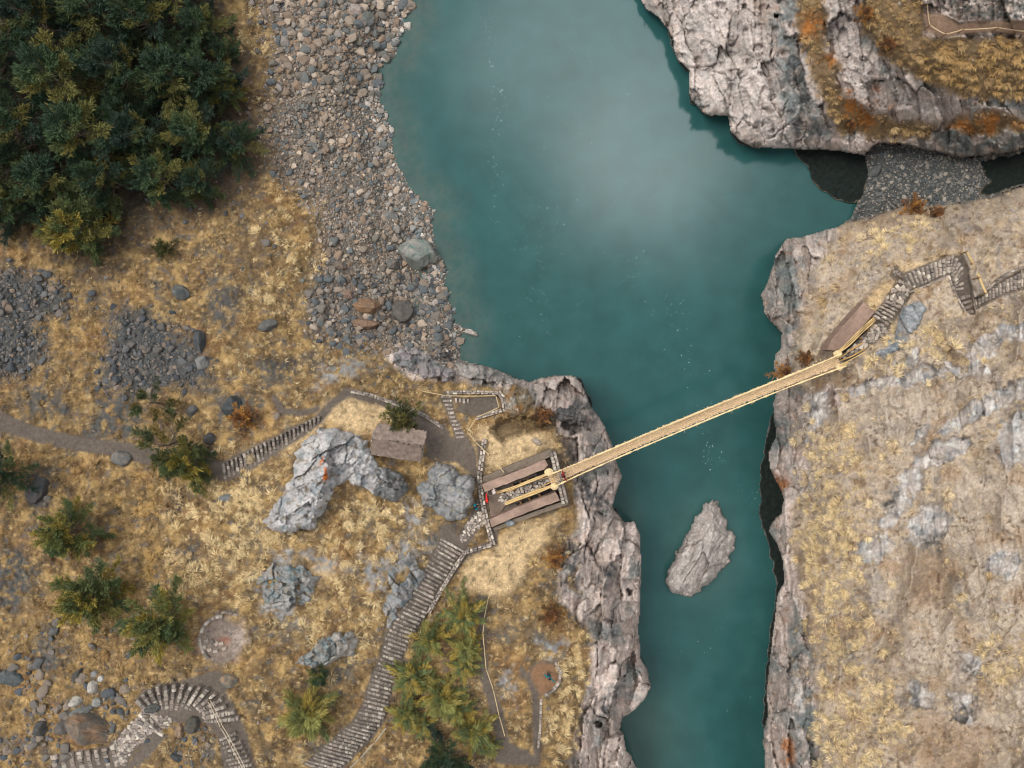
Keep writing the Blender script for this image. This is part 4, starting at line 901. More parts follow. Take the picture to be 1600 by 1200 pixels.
# ------------------------------------------------------------------ trees and shrubs
def tubes(paths, sides=5):
    """paths: list of (points, radii)"""
    V_, F_, b0 = [], [], 0
    ang = np.arange(sides) * 2 * np.pi / sides
    for pts, rad in paths:
        pts = np.asarray(pts, float); rad = np.asarray(rad, float) * np.ones(len(pts))
        tn = np.gradient(pts, axis=0); tn /= np.linalg.norm(tn, axis=1, keepdims=True) + 1e-9
        ref = np.where(np.abs(tn[:, 2:3]) > .9, np.array([[1., 0, 0]]), np.array([[0, 0, 1.]]))
        a = np.cross(tn, ref); a /= np.linalg.norm(a, axis=1, keepdims=True) + 1e-9; b = np.cross(tn, a)
        r = pts[:, None] + rad[:, None, None] * (np.cos(ang)[None, :, None] * a[:, None] + np.sin(ang)[None, :, None] * b[:, None])
        n = len(pts); V_.append(r.reshape(-1, 3)); V_.append(pts[[0, -1]])
        for i in range(n - 1):
            for j in range(sides):
                k = (j + 1) % sides
                F_.append((b0 + i * sides + j, b0 + i * sides + k, b0 + (i + 1) * sides + k)); F_.append((b0 + i * sides + j, b0 + (i + 1) * sides + k, b0 + (i + 1) * sides + j))
        for j in range(sides):
            k = (j + 1) % sides
            F_.append((b0 + n * sides, b0 + k, b0 + j)); F_.append((b0 + n * sides + 1, b0 + (n - 1) * sides + j, b0 + (n - 1) * sides + k))
        b0 += n * sides + 2
    return np.concatenate(V_), np.array(F_)

def plant(seed, R, Ht, nl, ntw, nlf, ll, lw, pals, low=.12, up=(5, 60), dens0=.22, droop=.15, trunk_r=.14, clump=None, bark=(112, 100, 88), tw=1.0):
    r = np.random.default_rng(seed); paths = []
    top = np.array([r.normal(0, .15) * R * .3, r.normal(0, .15) * R * .3, Ht])
    tt = np.linspace(0, 1, 6)[:, None]; tr = tt * top + np.sin(tt * 3.1) * r.normal(0, .12, (1, 3)) * (1, 1, 0)
    tr[0, 2] = -.4
    paths.append((tr, trunk_r * (1 - .85 * tt[:, 0]) + .01))
    lv, lc = [], []
    for i in range(nl):
        t = low + (1 - low) * ((i + r.random() * .8) / nl); p0 = np.array([np.interp(t, tt[:, 0], tr[:, k]) for k in range(3)])
        az = i * 2.39996 + r.normal(0, .35); L_ = R * (1.12 - .62 * t ** 1.6) * (.62 + .5 * r.random()); el = math.radians(up[0] + (up[1] - up[0]) * t + r.normal(0, 8))
        s = np.linspace(0, 1, 6)
        dirh = np.array([math.cos(az), math.sin(az), 0]); bend = r.normal(0, .18)
        side = np.array([-dirh[1], dirh[0], 0])
        pts = p0 + L_ * (s[:, None] * (dirh * math.cos(el) + np.array([0, 0, math.sin(el)])) + (s ** 2)[:, None] * (side * bend + np.array([0, 0, -droop])))
        paths.append((pts, trunk_r * .38 * (1 - .8 * s) * (L_ / R) ** .5 + .008))
        tint = pals[r.choice(len(pals), p=clump)] if clump else pals[r.integers(len(pals))]
        tint = np.array(C(*tint)) * (.75 + .5 * r.random())
        for j in range(ntw):
            u = dens0 + (1 - dens0) * (j + r.random()) / ntw; q = np.array([np.interp(u, s, pts[:, k]) for k in range(3)])
            d0 = dirh * math.cos(el) + np.array([0, 0, math.sin(el) - droop * u]); sg = 1 if j % 2 else -1
            d = d0 * .75 + side * sg * (.75 * (1.1 - u) + .2) + r.normal(0, .22, 3) + np.array([0, 0, .18]); d /= np.linalg.norm(d)
            TL = R * .30 * tw * (1.25 - u * .75) * (.6 + .6 * r.random())
            if j % 3 == 0: paths.append((np.stack([q, q + d * TL * .8]), np.array([.014, .006])))
            w_ = r.random(nlf); base = q + d * (w_ * TL)[:, None] + r.normal(0, .035 * R / 4 + .03, (nlf, 3))
            ld = d * .8 + r.normal(0, .42 * tw, (nlf, 3)) + dirh * (.25 + (1 - tw) * .9); ld /= np.linalg.norm(ld, axis=1, keepdims=True)
            wd = np.cross(ld, r.normal(size=(nlf, 3))); wd /= np.linalg.norm(wd, axis=1, keepdims=True) + 1e-6
            sc = (.6 + .8 * r.random((nlf, 1))); e = base + ld * ll * sc; m_ = base + ld * ll * sc * .45
            lv.append(np.stack([base, m_ + wd * lw * sc, e, m_ - wd * lw * sc], 1))
            lc.append(np.repeat((tint * (.7 + .6 * r.random((nlf, 1))))[:, None], 4, 1))
    lv = np.concatenate(lv); lc = np.concatenate(lc)
    tv, tf = tubes(paths)
    return (new_mesh('trunk', tv, tf, C(*bark), M_bark), new_mesh('crown', lv.reshape(-1, 3), np.arange(len(lv) * 4).reshape(-1, 4), lc.reshape(-1, 3), M_leaf), R, Ht)

DG = [(56,76,56),(68,88,58),(48,66,54),(92,102,62),(110,108,60),(118,112,60)]
DGp = [.24,.26,.16,.22,.09,.03]
OL = [(108,114,64),(94,104,62),(128,122,64),(148,132,60),(78,94,60)]
YG = [(142,142,82),(124,130,80),(152,140,78),(106,118,76),(164,144,70)]
TV = {'dark': [plant(s, 4.6, 5.2, 26, 16, 50, .34, .032, DG, clump=DGp, up=(2, 62)) for s in (1, 2, 3, 4)],
      'olive': [plant(s, 3.4, 3.4, 34, 14, 42, .28, .030, OL, up=(5, 65)) for s in (11, 12)],
      'sparse': [plant(s, 3.0, 4.2, 13, 9, 26, .30, .034, [(84,84,44),(66,78,46),(112,98,50)], up=(0, 55), dens0=.45) for s in (21, 22)],
      'frond': [plant(s, 2.6, 1.3, 36, 13, 24, .38, .021, YG, low=.1, up=(8, 72), droop=.32, trunk_r=.09, dens0=.12, tw=.5) for s in (31, 32, 33)],
      'dry': [plant(s, 1.5, .9, 18, 8, 16, .26, .03, [(150,108,64),(128,88,58),(168,120,60),(112,84,60)], low=.05, up=(10, 75), droop=.2, trunk_r=.05, dens0=.1) for s in (51, 52)],
      'bush': [plant(s, 1.4, .9, 16, 8, 16, .26, .035, [(84,84,50),(104,98,54),(70,76,48)], low=.05, up=(12, 75), droop=.2, trunk_r=.05, dens0=.1) for s in (41, 42)]}
used_mesh = set()
def tree(kind, var, px, py, rpx, label, rz=0.0, group=None, cat='tree', name='tree', dz=0.0, squash=1.0):
    tm, cm, R, Ht = TV[kind][var]
    z = zt1(px, py); zc = z + Ht * .55; s = rpx * (H - zc) / F / R
    b = P(px, py, zc * s + z * (1 - s) if False else z + Ht * .5 * s)
    o = empty(name, (b[0], b[1], z + dz), rz); o.scale = (s, s * squash, s)
    link('trunk', tm, o); link('crown', cm, o)
    return tag(o, label, cat, group)
G_in = 'dark trees standing inside the dense grove'
inner = [(60,40,78),(150,25,72),(235,45,72),(95,130,80),(190,120,76),(270,130,72),(40,215,74),(135,215,78),(220,225,70),(80,290,66),(170,285,60),(255,285,58),(-30,110,80),(-40,280,80),(20,-50,80),(130,-60,80),(250,-40,74),(318,50,52)]
for i, (px, py, r) in enumerate(inner):
    tree('dark', i % 4, px, py, r, 'dark green tree crowded among others inside the dense grove', i * 1.7, G_in)
tree('dark', 1, 322, 128, 62, 'dark tree at the grove edge facing the gravel shore, with pale bare limbs', .4)
tree('dark', 2, 352, 92, 34, 'small dark feathery tree at the grove edge, nearest the top of the gravel shore', 2.2)
tree('olive', 0, 350, 145, 36, 'small green tree at the grove edge with stiff radiating twigs', 1.1)
tree('dark', 0, 372, 228, 46, 'green tree reaching out of the grove towards the gravel shore', 3.0)
tree('dark', 3, 310, 215, 58, 'broad dark tree behind the one that reaches towards the gravel shore', .9)
tree('dark', 2, 318, 282, 44, 'dark tree at the lower corner of the grove above the brown dirt', 5.1)
tree('dark', 1, 18, 330, 52, 'dark tree at the lower edge of the grove, cut by the picture edge', 4.4)
tree('olive', 1, 126, 362, 62, 'rounded lighter green tree standing out below the grove', .6)
tree('bush', 0, 258, 390, 20, 'small green bush on the brown dirt below the grove', 1., cat='bush', name='bush')
tree('dark', 0, 6, 742, 52, 'dark tree cut off by the picture edge below the earth path', 1.9)
tree('olive', 0, 114, 832, 54, 'olive tree with bare pale limbs on one side, first below the earth path', 2.9)
tree('olive', 1, 146, 932, 62, 'fuller green tree in the middle of the lower slope', .2)
tree('olive', 0, 254, 968, 62, 'olive tree beside the flat stone ruin', 4.6)
tree('sparse', 0, 243, 632, 38, 'thin wispy tree on the grass above the earth path', .3)
tree('sparse', 1, 262, 690, 56, 'sparse tree with gaps in its crown overhanging the earth path', 1.5)
tree('olive', 1, 300, 724, 54, 'dense low tree covering the foot of the long stairway', 2.4, squash=.75)
tree('frond', 0, 482, 1112, 58, 'big yellow green palm like shrub alone beside the main stairway', .4, cat='shrub', name='shrub')
tree('bush', 1, 632, 656, 34, 'bushy shrub leaning over the mud roof of the hut', .8, cat='shrub', name='shrub', dz=1.6)
fr = [(724,962,42,1,'green shrub at the top of the shrub patch beside the tan turf'),(672,998,38,2,'grey green shrub overhanging the main stairway, upper one'),(726,1012,38,0,'yellowish starry shrub in the middle of the shrub patch'),
 (644,1054,42,1,'grey green shrub overhanging the main stairway, in its middle'),(632,1112,34,2,'grey green shrub overhanging the main stairway, lowest one'),(692,1092,44,0,'dense olive shrub in the heart of the shrub patch'),
 (660,1132,27,1,'bright yellow shrub low in the shrub patch'),(742,1140,44,2,'large olive shrub by the narrow footpath bend'),(725,1040,28,1,'small pale green shrub beside the narrow footpath'),(672,1062,26,0,'pale tufted shrub between stairway and olive shrubs'),(716,1106,34,2,'orange tinged shrub among the olive ones'),(765,1165,24,0,'small shrub at the foot of the narrow footpath')]
for i, (px, py, r, k, lb) in enumerate(fr): tree('frond', k, px, py, r, lb, i * 1.3, cat='shrub', name='shrub')
tree('dark', 1, 690, 1188, 52, 'dark green shrub at the lower picture edge below the shrub patch', 2.0, cat='shrub', name='shrub')
tree('dark', 3, 500, 1057, 22, 'small dark green bush under the pointed blue grey outcrop', 2.0, cat='bush', name='bush')
for px, py, r, k, lb in [(382,652,28,0,'reddish brown dry bush beside the blackish boulder'),(848,646,22,1,'orange dry bush beside the lichen patched outcrop'),(1226,582,24,0,'brown dry bush at the cliff rim under the far end of the bridge'),
  (1258,560,18,1,'small rusty bush just above the far end of the bridge'),(1425,328,24,0,'brown dry bush at the brink above the dark gravel cove, larger one'),(1462,336,17,1,'brown dry bush at the brink above the dark gravel cove, smaller one'),(1330,196,15,1,'orange bush on the grassy ledge of the pitted cliff, by the rim'),
  (1350,25,20,0,'greyish brown bush near the top of the rocks beside the earth terrace'),(1385,70,20,1,'brown bush below the greyish one near the earth terrace'),(868,872,22,0,'rusty dry bush on the slope above the river cliff, upper one'),(862,960,24,1,'rusty dry bush on the slope above the river cliff, lower one')]:
    tree('dry', k, px, py, r, lb, px * .7, cat='bush', name='bush')

# ------------------------------------------------------------------ masonry helpers
BOX_F = np.array([(0,3,2,1),(4,5,6,7),(0,1,5,4),(1,2,6,5),(2,3,7,6),(3,0,4,7)])
def stone_blocks(items):
    """items: (x,y,z,len,wid,hgt,angle,colour): worn blocks with chamfered tops"""
    V_, F_, C_, b0 = [], [], [], 0
    for (x, y, z, l, w, h, a, c) in items:
        jt = rng.normal(0, .07, (8, 2)) * (l, w); e = .80
        q = np.array([(-1,-1),(1,-1),(1,1),(-1,1)]) * .5
        pts = np.concatenate([np.c_[q * (l, w), np.full(4, -h)], np.c_[q * (l, w) + jt[:4], np.full(4, -.25 * h)], np.c_[q * (l * e, w * e) + jt[4:] * .8, np.full(4, 0) + rng.normal(0, .012, 4)]])
        ca, sa = math.cos(a), math.sin(a)
        R_ = np.c_[pts[:, 0] * ca - pts[:, 1] * sa + x, pts[:, 0] * sa + pts[:, 1] * ca + y, pts[:, 2] + z]
        V_.append(R_)
        f = [(8,9,10,11)] + [(k, (k + 1) % 4, 4 + (k + 1) % 4, 4 + k) for k in range(4)] + [(4 + k, 4 + (k + 1) % 4, 8 + (k + 1) % 4, 8 + k) for k in range(4)]
        F_.append(np.array(f) + b0); b0 += 12
        C_.append(np.repeat(np.asarray(c)[None], 12, 0))
    return np.concatenate(V_), np.concatenate(F_), np.clip(np.concatenate(C_), 0, 1)
STC = [C(180,167,155), C(160,149,139), C(200,189,175), C(142,132,124), C(170,155,143)]
def sc_(dim=1.0): return STC[rng.integers(len(STC))] * (.62 + .55 * rng.random()) * dim

def resample(pl, n):
    a = np.array(pl, float); s = np.concatenate([[0], np.cumsum(np.hypot(*np.diff(a, axis=0).T))]); t = np.linspace(0, s[-1], n)
    return np.stack([np.interp(t, s, a[:, 0]), np.interp(t, s, a[:, 1])], 1)

def stairway(key, label, dim=1.0, full=.8):
    l, r, n = ST[key]; A, B_ = resample(l, n), resample(r, n)
    c = (A[n // 2] + B_[n // 2]) / 2; root = empty('stone_stairway', P(c[0], c[1], zt1(*c)))
    o0 = np.array(root.location)
    for i in range(n):
        a, b_ = A[i], B_[i]; za = max(zt1(*((a + b_) / 2)), zt1(*(a * .85 + b_ * .15)), zt1(*(a * .15 + b_ * .85))) + .03
        p, q = np.array(P(*a, za)), np.array(P(*b_, za)); d = q - p; L_ = np.hypot(d[0], d[1]); ang = math.atan2(d[1], d[0])
        nxt = (A[i + 1] + B_[i + 1]) / 2 if i < n - 1 else None; prv = (A[i - 1] + B_[i - 1]) / 2 if i else None
        m = (a + b_) / 2; gap = np.hypot(*((nxt if nxt is not None else prv) - m)) * (H - za) / F
        w = gap * (.52 + .18 * rng.random()); its = []; s = .03 + .07 * rng.random() * L_; end = L_ * (1 - .12 * rng.random())
        while s < end - .08:
            ln = min(rng.uniform(.18, .48), end - s)
            its.append((p[0] + d[0] * (s + ln / 2) / L_ - o0[0], p[1] + d[1] * (s + ln / 2) / L_ - o0[1], za - o0[2] + rng.normal(0, .015), ln * 1.0, w * rng.uniform(.8, 1.15), .5, ang + rng.normal(0, .06), sc_(dim)))
            s += ln
        if not its: continue
        v, f, cl = stone_blocks(its)
        link('step', new_mesh('step', v, f, cl, M_stone), root)
    return tag(root, label, 'stairway')
stairway('a', 'long straight stone stairway from the earth path up to the hut', .56, .55)
stairway('b', 'short bent stone stairway down from the walled upper platform', 1.1, .85)
stairway('c', 'tiny flight of four steps onto the walled upper platform', 1.0, .8)
stairway('d', 'main stone stairway, long and curved beside the shrub patch', .70, .8)
stairway('e', 'fan shaped curved stone stairway in the corner of the slope', .74, .9)
stairway('f', 'straight flight of thin steps below the fan shaped stairway', .72, .8)
stairway('g', 'flight of broad steps at the foot of the cobbled ramp', .74, .8)
stairway('h', 'five wide steps above the far bridge landing', .96, .9)
stairway('i', 'flight of bright steps climbing from the paved landing to the turn', .96, .9)
stairway('j', 'fan of wedge steps at the turn of the zigzag across the bridge', .96, .9)
stairway('k', 'few low steps at the bottom of the walled zigzag turn', 1.05, .8)
stairway('l', 'last flight of the zigzag climbing out of the picture', 1.05, .85)

def wall(label, pl, w, h, dim=1.0, rows=2, name='stone_wall', sink=.3, cat='stone wall', ln=(.25, .55)):
    a = np.array(pl, float); s = np.concatenate([[0], np.cumsum(np.hypot(*np.diff(a, axis=0).T))])
    c = a[len(a) // 2]; o0 = np.array(P(c[0], c[1], zt1(*c))); its = []
    for rw in range(rows):
        t = 0.
        while t < s[-1]:
            L_ = rng.uniform(*ln) / ((H - o0[2]) / F); tm = min(t + L_ / 2, s[-1])
            x, y = np.interp(tm, s, a[:, 0]), np.interp(tm, s, a[:, 1]); k = min(max(np.searchsorted(s, tm) - 1, 0), len(a) - 2)
            dx, dy = a[k + 1] - a[k]; nl_ = math.hypot(dx, dy); off = ((rw + .5) / rows - .5) * w
            x -= dy / nl_ * off; y += dx / nl_ * off; z = zt1(x, y); p = np.array(P(x, y, z + h))
            its.append((*(p - o0 + (0, 0, rng.normal(0, .025))), L_ * (H - z) / F * .95, w / rows * (H - z) / F * .95, h + sink, math.atan2(-dy, dx) + rng.normal(0, .04), sc_(dim))); t += L_
    v, f, cl = stone_blocks(its)
    return tag(link(name, new_mesh(name, v, f, cl, M_stone), loc=o0), label, cat)
wall('low dry stone wall running down the middle of the yard to the near landing', [(757,686),(753,715),(749,745),(752,775),(757,800),(763,825),(770,850)], 8, .5)
wall('low stone wall along the outer edge of the main stairway', [(768,852),(745,858),(726,864),(714,882),(700,905),(686,928),(671,956)], 6, .45)
wall('stone wall along the top edge of the walled upper platform', [(698,614),(720,613),(750,613),(776,614)], 6, .5)
wall('stone wall at the end of the upper platform by the lichen patched outcrop', [(778,612),(786,622),(789,640)], 8, .5)
wall('slanting stone wall under the upper platform', [(784,641),(765,647),(746,653)], 6, .4)
wall('rough stone kerb along the footpath above the hut', [(548,611),(580,618),(612,629),(640,638),(664,650),(692,668)], 6, .25, .85, ln=(.2, .7))
wall('low kerb of flat stones along the lower side of the flight to the turn', [(1424,456),(1450,446),(1481,432)], 3, .3, 1.0, 1)
wall('pale kerb wall inside the walled zigzag turn', [(1482,430),(1490,450),(1500,472),(1513,492)], 3.5, .35, 1.25, 1)
wall('thin kerb above the last flight of the zigzag', [(1532,460),(1555,442),(1578,426),(1606,414)], 3, .3, 1.0, 1)
wall('stone edge between main landing steps and the earth yard', [(688,842),(706,852),(724,862)], 4, .2, 1.1, 1)
wall('short row of pale stones edging the cobbled ramp', [(216,1116),(230,1130),(244,1144),(252,1148)], 5, .2, 1.05, 1)
wall('short rough row of stones above the flat stone ruin', [(336,960),(352,957),(368,961)], 4, .2, .8, 1)
wall('low stone ring round the lookout where a person in teal stands', [(868,1036),(876,1050),(874,1066),(864,1080),(852,1087)], 5, .3, .95, 1)
wall('stone edge along the footpath below the lookout', [(846,1092),(845,1115),(844,1140),(841,1168)], 4, .2, .9, 1)

def prism(poly, z0, z1, o0, sub=1, bumps=.0, inset=0.0):
    """upright solid over an outline of world points"""
    a = np.array(poly, float); n = len(a); c = a.mean(0)
    top = c + (a - c) * (1 - inset)
    V_ = np.concatenate([np.c_[a, np.full(n, z0)], np.c_[a, np.full(n, z1 - .05)], np.c_[top, np.full(n, z1)]]) - o0
    F4 = [(k, (k + 1) % n, n + (k + 1) % n, n + k) for k in range(n)] + [(n + k, n + (k + 1) % n, 2 * n + (k + 1) % n, 2 * n + k) for k in range(n)]
    return V_, F4, [tuple(range(2 * n, 3 * n))]
def solid(name, poly_px, z0, z1, color, mat, parent, o0, inset=.03, n_edge=None):
    pw = []
    m = len(poly_px)
    for k in range(m):
        a, b_ = poly_px[k], poly_px[(k + 1) % m]; seg = max(1, int(math.hypot(b_[0] - a[0], b_[1] - a[1]) / 7))
        for i in range(seg): pw.append((a[0] + (b_[0] - a[0]) * i / seg + rng.normal(0, .35), a[1] + (b_[1] - a[1]) * i / seg + rng.normal(0, .35)))
    p = [P(x, y, z1)[:2] for x, y in pw]
    ar = sum(p[i][0] * p[(i + 1) % len(p)][1] - p[(i + 1) % len(p)][0] * p[i][1] for i in range(len(p)))
    if ar < 0: p = p[::-1]
    v, f4, cap = prism(p, z0, z1, o0, inset=inset)
    me = bpy.data.meshes.new(name); me.from_pydata([tuple(q) for q in v], [], f4 + cap); me.update(); 
    a = me.color_attributes.new('col', 'FLOAT_COLOR', 'POINT'); 
    cl = np.array(color)[None] * (1 + .12 * rng.normal(size=(len(v), 1))); a.data.foreach_set('color', np.c_[np.clip(cl, 0, 1), np.ones(len(v))].astype(np.float32).ravel())
    me.materials.append(mat)
    return link(name, me, parent)
def cobbles(name, poly, parent, o0, zf, size=.32, dim=1.0, hh=.14):
    a = np.array(poly, float); its = []; st_ = size / (H / F)
    yy = a[:, 1].min(); odd = 0
    while yy < a[:, 1].max():
        xx = a[:, 0].min() + (odd % 2) * st_ * .5; odd += 1
        while xx < a[:, 0].max():
            x, y = xx + rng.normal(0, st_ * .14), yy + rng.normal(0, st_ * .14)
            if sd(poly, np.array([x]), np.array([y]))[0] > .6:
                z = zf(x, y); p = np.array(P(x, y, z)) - o0
                its.append((*p, size * rng.uniform(.75, 1.2), size * rng.uniform(.7, 1.05), hh, rng.random() * 3.1, sc_(dim)))
            xx += st_
        yy += st_ * .92
    v, f, cl = stone_blocks(its)
    return link(name, new_mesh(name, v, f, cl, M_stone), parent)
gz = lambda x, y: zt1(x, y) + .07
def paving(label, poly, size=.34, dim=1.0):
    c = np.mean(poly, 0); o0 = np.array(P(c[0], c[1], zt1(*c))); o = cobbles('stone_paving', poly, None, o0, gz, size, dim); o.location = o0
    return tag(o, label, 'paving')
paving('cobbled ramp beside the big layered boulder', [(216,1115),(242,1143),(204,1177),(194,1197),(181,1197),(175,1162)], .3, .95)
paving('pale paved ramp from the near landing to the main stairway', [(746,798),(757,804),(761,816),(722,850),(716,842),(728,820)], .26, 1.05)
paving('paved landing between two flights across the bridge', [(1384,467),(1402,442),(1409,435),(1424,455),(1416,469),(1408,480)], .42, 1.12)
paving('paved bend inside the fan shaped stairway', [(220,1102),(246,1116),(270,1122),(264,1140),(246,1144),(218,1116)], .3, .85)
paving('little paved wedge above the paved landing', [(1388,420),(1394,416),(1412,432),(1408,436)], .3, 1.0)

def ruin():
    z = zt1(346, 1000); c = np.array(P(346, 1000, z)); r = tag(empty('stone_platform', c), 'flat round stone ruin edged with small stones beside the olive tree', 'stone platform')
    its = []
    for k in range(19):
        a = 2.3 + k * .13; x, y = 346 + 34 * math.cos(a), 1000 + 36 * math.sin(a)
        its.append((*(np.array(P(x, y, zt1(x, y) + .16)) - c), .4, .3, .5, -a + 1.57, sc_(.85)))
    for x, y in [(322,1002),(330,1004),(338,1006),(318,1012),(327,1016),(336,1018),(345,1006),(350,1014)]:
        its.append((*(np.array(P(x, y, zt1(x, y) + .12)) - c), .45, .3, .3, rng.random(), sc_(.85)))
    v, f, cl = stone_blocks(its); link('edge_stones', new_mesh('edge_stones', v, f, cl, M_stone), r)
ruin()
# ------------------------------------------------------------------ hut
def hut():
    z0 = zt1(622, 700); c = np.array(P(622, 692, z0)); root = empty('hut', c)
    tag(root, 'small hut with a grey brown mud roof beside the largest outcrop', 'hut')
    ze, zr = z0 + 2.0, z0 + 3.0
    back = [np.array(P(591,661,ze)), np.array(P(667,674,ze))]; rid = [np.array(P(580,684,zr)), np.array(P(661,697,zr))]; front = [np.array(P(579,710,ze)), np.array(P(657,722,ze))]
    for nm, (A, B_), (Cc, Dd), sag, colr in (('roof_slope', back, rid, .10, (138,122,112)), ('roof_slope', rid, front, .06, (126,110,100))):  # front slope painted darker than the back, shade put into its colour
        n, m = 40, 16; g = np.zeros((m, n, 3))
        for j in range(m):
            t = j / (m - 1)
            for i in range(n):
                s = i / (n - 1); p = (A * (1 - s) + B_ * s) * (1 - t) + (Cc * (1 - s) + Dd * s) * t
                p = p + np.array([0, 0, -sag * math.sin(3.14 * t) + .05 * perlin(np.array([i / 4.]), np.array([j / 4.]), 5)[0]])
                if j in (0, m - 1): p = p + np.array([0, (1 if j == 0 else -1) * .06 * rng.normal(), 0])
                if i in (0, n - 1): p = p + np.array([.06 * rng.normal(), 0, 0])
                g[j, i] = p
        low = g + np.array([0, 0, -.18]); vv = np.concatenate([g.reshape(-1, 3), low.reshape(-1, 3)]) - c
        I = np.arange(n * m).reshape(m, n); q = np.stack([I[:-1, :-1], I[1:, :-1], I[1:, 1:], I[:-1, 1:]], -1).reshape(-1, 4); q2 = q[:, ::-1] + n * m
        ed = np.concatenate([I[0, :], I[1:, -1], I[-1, -2::-1], I[-2:0:-1, 0]]); e2 = np.roll(ed, -1); qs = np.stack([ed, e2, e2 + n * m, ed + n * m], -1)
        cl = C(*colr)[None] * (1 + .45 * fbm(vv[:, 0] * 1.2, vv[:, 1] * 2.5, 4, 91) + .3 * fbm(vv[:, 0] * 5, vv[:, 1] * 2, 3, 92) + .12 * (rng.random(len(vv)) - .5))[:, None]
        o = link(nm, new_mesh(nm, vv, np.concatenate([q, q2, qs]), cl, M_roof), root)
    corners = [(588,672),(662,682),(655,717),(583,706)]
    for k in range(4):
        a, b_ = np.array(P(*corners[k], z0 + 1)), np.array(P(*corners[(k + 1) % 4], z0 + 1)); d = b_ - a; L_ = np.hypot(*d[:2]); ang = math.atan2(d[1], d[0]); its = []
        for row in range(7):
            s = rng.random() * .2
            top = 1.98 + (.75 * 1 if k % 2 else 0) * 0
            while s < L_ - .1:
                ln = min(rng.uniform(.3, .6), L_ - s); its.append((*(a + d * (s + ln / 2) / L_ - c)[:2], .28 * (row + 1) - .02, ln * .97, .34, .27, ang, sc_(.9))); s += ln
        v, f, cl = stone_blocks(its); link('wall', new_mesh('wall', v, f, cl, M_stone), root)
    b = [np.array(P(583,686,zr - .25)), np.array(P(664,699,zr - .25))]
    paths = [(np.stack([b[0] - c, b[1] - c]), .07)]
    v, f = tubes(paths, 6); link('ridge_beam', new_mesh('ridge_beam', v, f, C(120, 96, 70), M_wood), root)
    for t in (.02, .98):
        p1 = back[0] * (1 - t) + back[1] * t; p2 = rid[0] * (1 - t) + rid[1] * t; p3 = front[0] * (1 - t) + front[1] * t
        v, f = tubes([(np.stack([p1 - c, p2 - c]) - (0, 0, .24), .05), (np.stack([p2 - c, p3 - c]) - (0, 0, .24), .05)], 6); link('rafter', new_mesh('rafter', v, f, C(120, 96, 70), M_wood), root)
hut()

# ------------------------------------------------------------------ bridge landings
def landing_near():
    z = .15; c = np.array(P(818, 765, z)); r = tag(empty('stone_landing', c), 'near bridge landing of two mud topped walls on a stone base', 'bridge landing')
    CL = C(152, 128, 114); DKW = C(118, 106, 94)
    solid('mud_wall', [(753,757),(800,739),(852,718),(857,727),(851,733),(800,753),(757,769)], z - .6, z + 1.0, CL, M_clay, r, c)
    solid('mud_wall', [(764,812),(800,796),(868,769),(875,782),(840,795),(800,810),(768,824)], z - .6, z + 1.0, CL * .97, M_clay, r, c)
    solid('outer_ledge', [(755,745),(800,725),(860,702),(865,712),(853,717),(800,738),(753,755)], z - .8, z + .45, DKW, M_clay, r, c)
    solid('outer_ledge', [(770,826),(800,812),(842,797),(877,784),(886,782),(888,788),(845,803),(800,819),(773,830)], z - .8, z + .3, DKW * .95, M_clay, r, c)
    its = []
    for k in range(2):
        for t in np.linspace(0, 1, 15):
            x, y = 863 + 18 * t + k * 5.2 - 1, 711 + 74 * t - k * 2; p = np.array(P(x, y, z + .75)) - c
            its.append((*p, .40 * rng.uniform(.8, 1.1), .32, 1.6, math.atan2(-74, 18) + rng.normal(0, .06), sc_(.9)))
    v, f, cl = stone_blocks(its); link('end_wall', new_mesh('end_wall', v, f, cl, M_stone), r)
    cobbles('cobbled_floor', [(778,782),(785,770),(820,757),(852,743),(866,742),(868,748),(845,764),(815,776),(790,788)], r, c, lambda x, y: z + .12, .3, .92)
    solid('earth_floor', [(762,774),(784,767),(790,790),(782,802),(766,808)], z - .5, z + .02, C(120,104,92), M_clay, r, c)
    for (x0, y0, x1, y1) in [(800,757,806,766),(812,752,818,761),(824,748,830,757),(812,783,818,792),(826,778,832,787),(842,772,848,780)]:
        v, f = tubes([(np.stack([np.array(P(x0, y0, z + .32)) - c, np.array(P(x1, y1, z + .32)) - c]), .10)], 8)
        link('anchor_log', new_mesh('anchor_log', v, f, C(112, 84, 58), M_wood), r)
    for p_ in ([(838,737),(851,732),(853,738),(840,744)], [(841,772),(858,764),(860,768),(843,777)], [(800,757),(835,744),(837,747),(802,761)], [(806,787),(838,774),(840,778),(808,792)]):
        solid('pit_shade_plate', p_, z - .5, z - .02, C(40, 36, 32), M_clay, r, c)  # dark plate painted as the shade inside an anchor slot
landing_near()
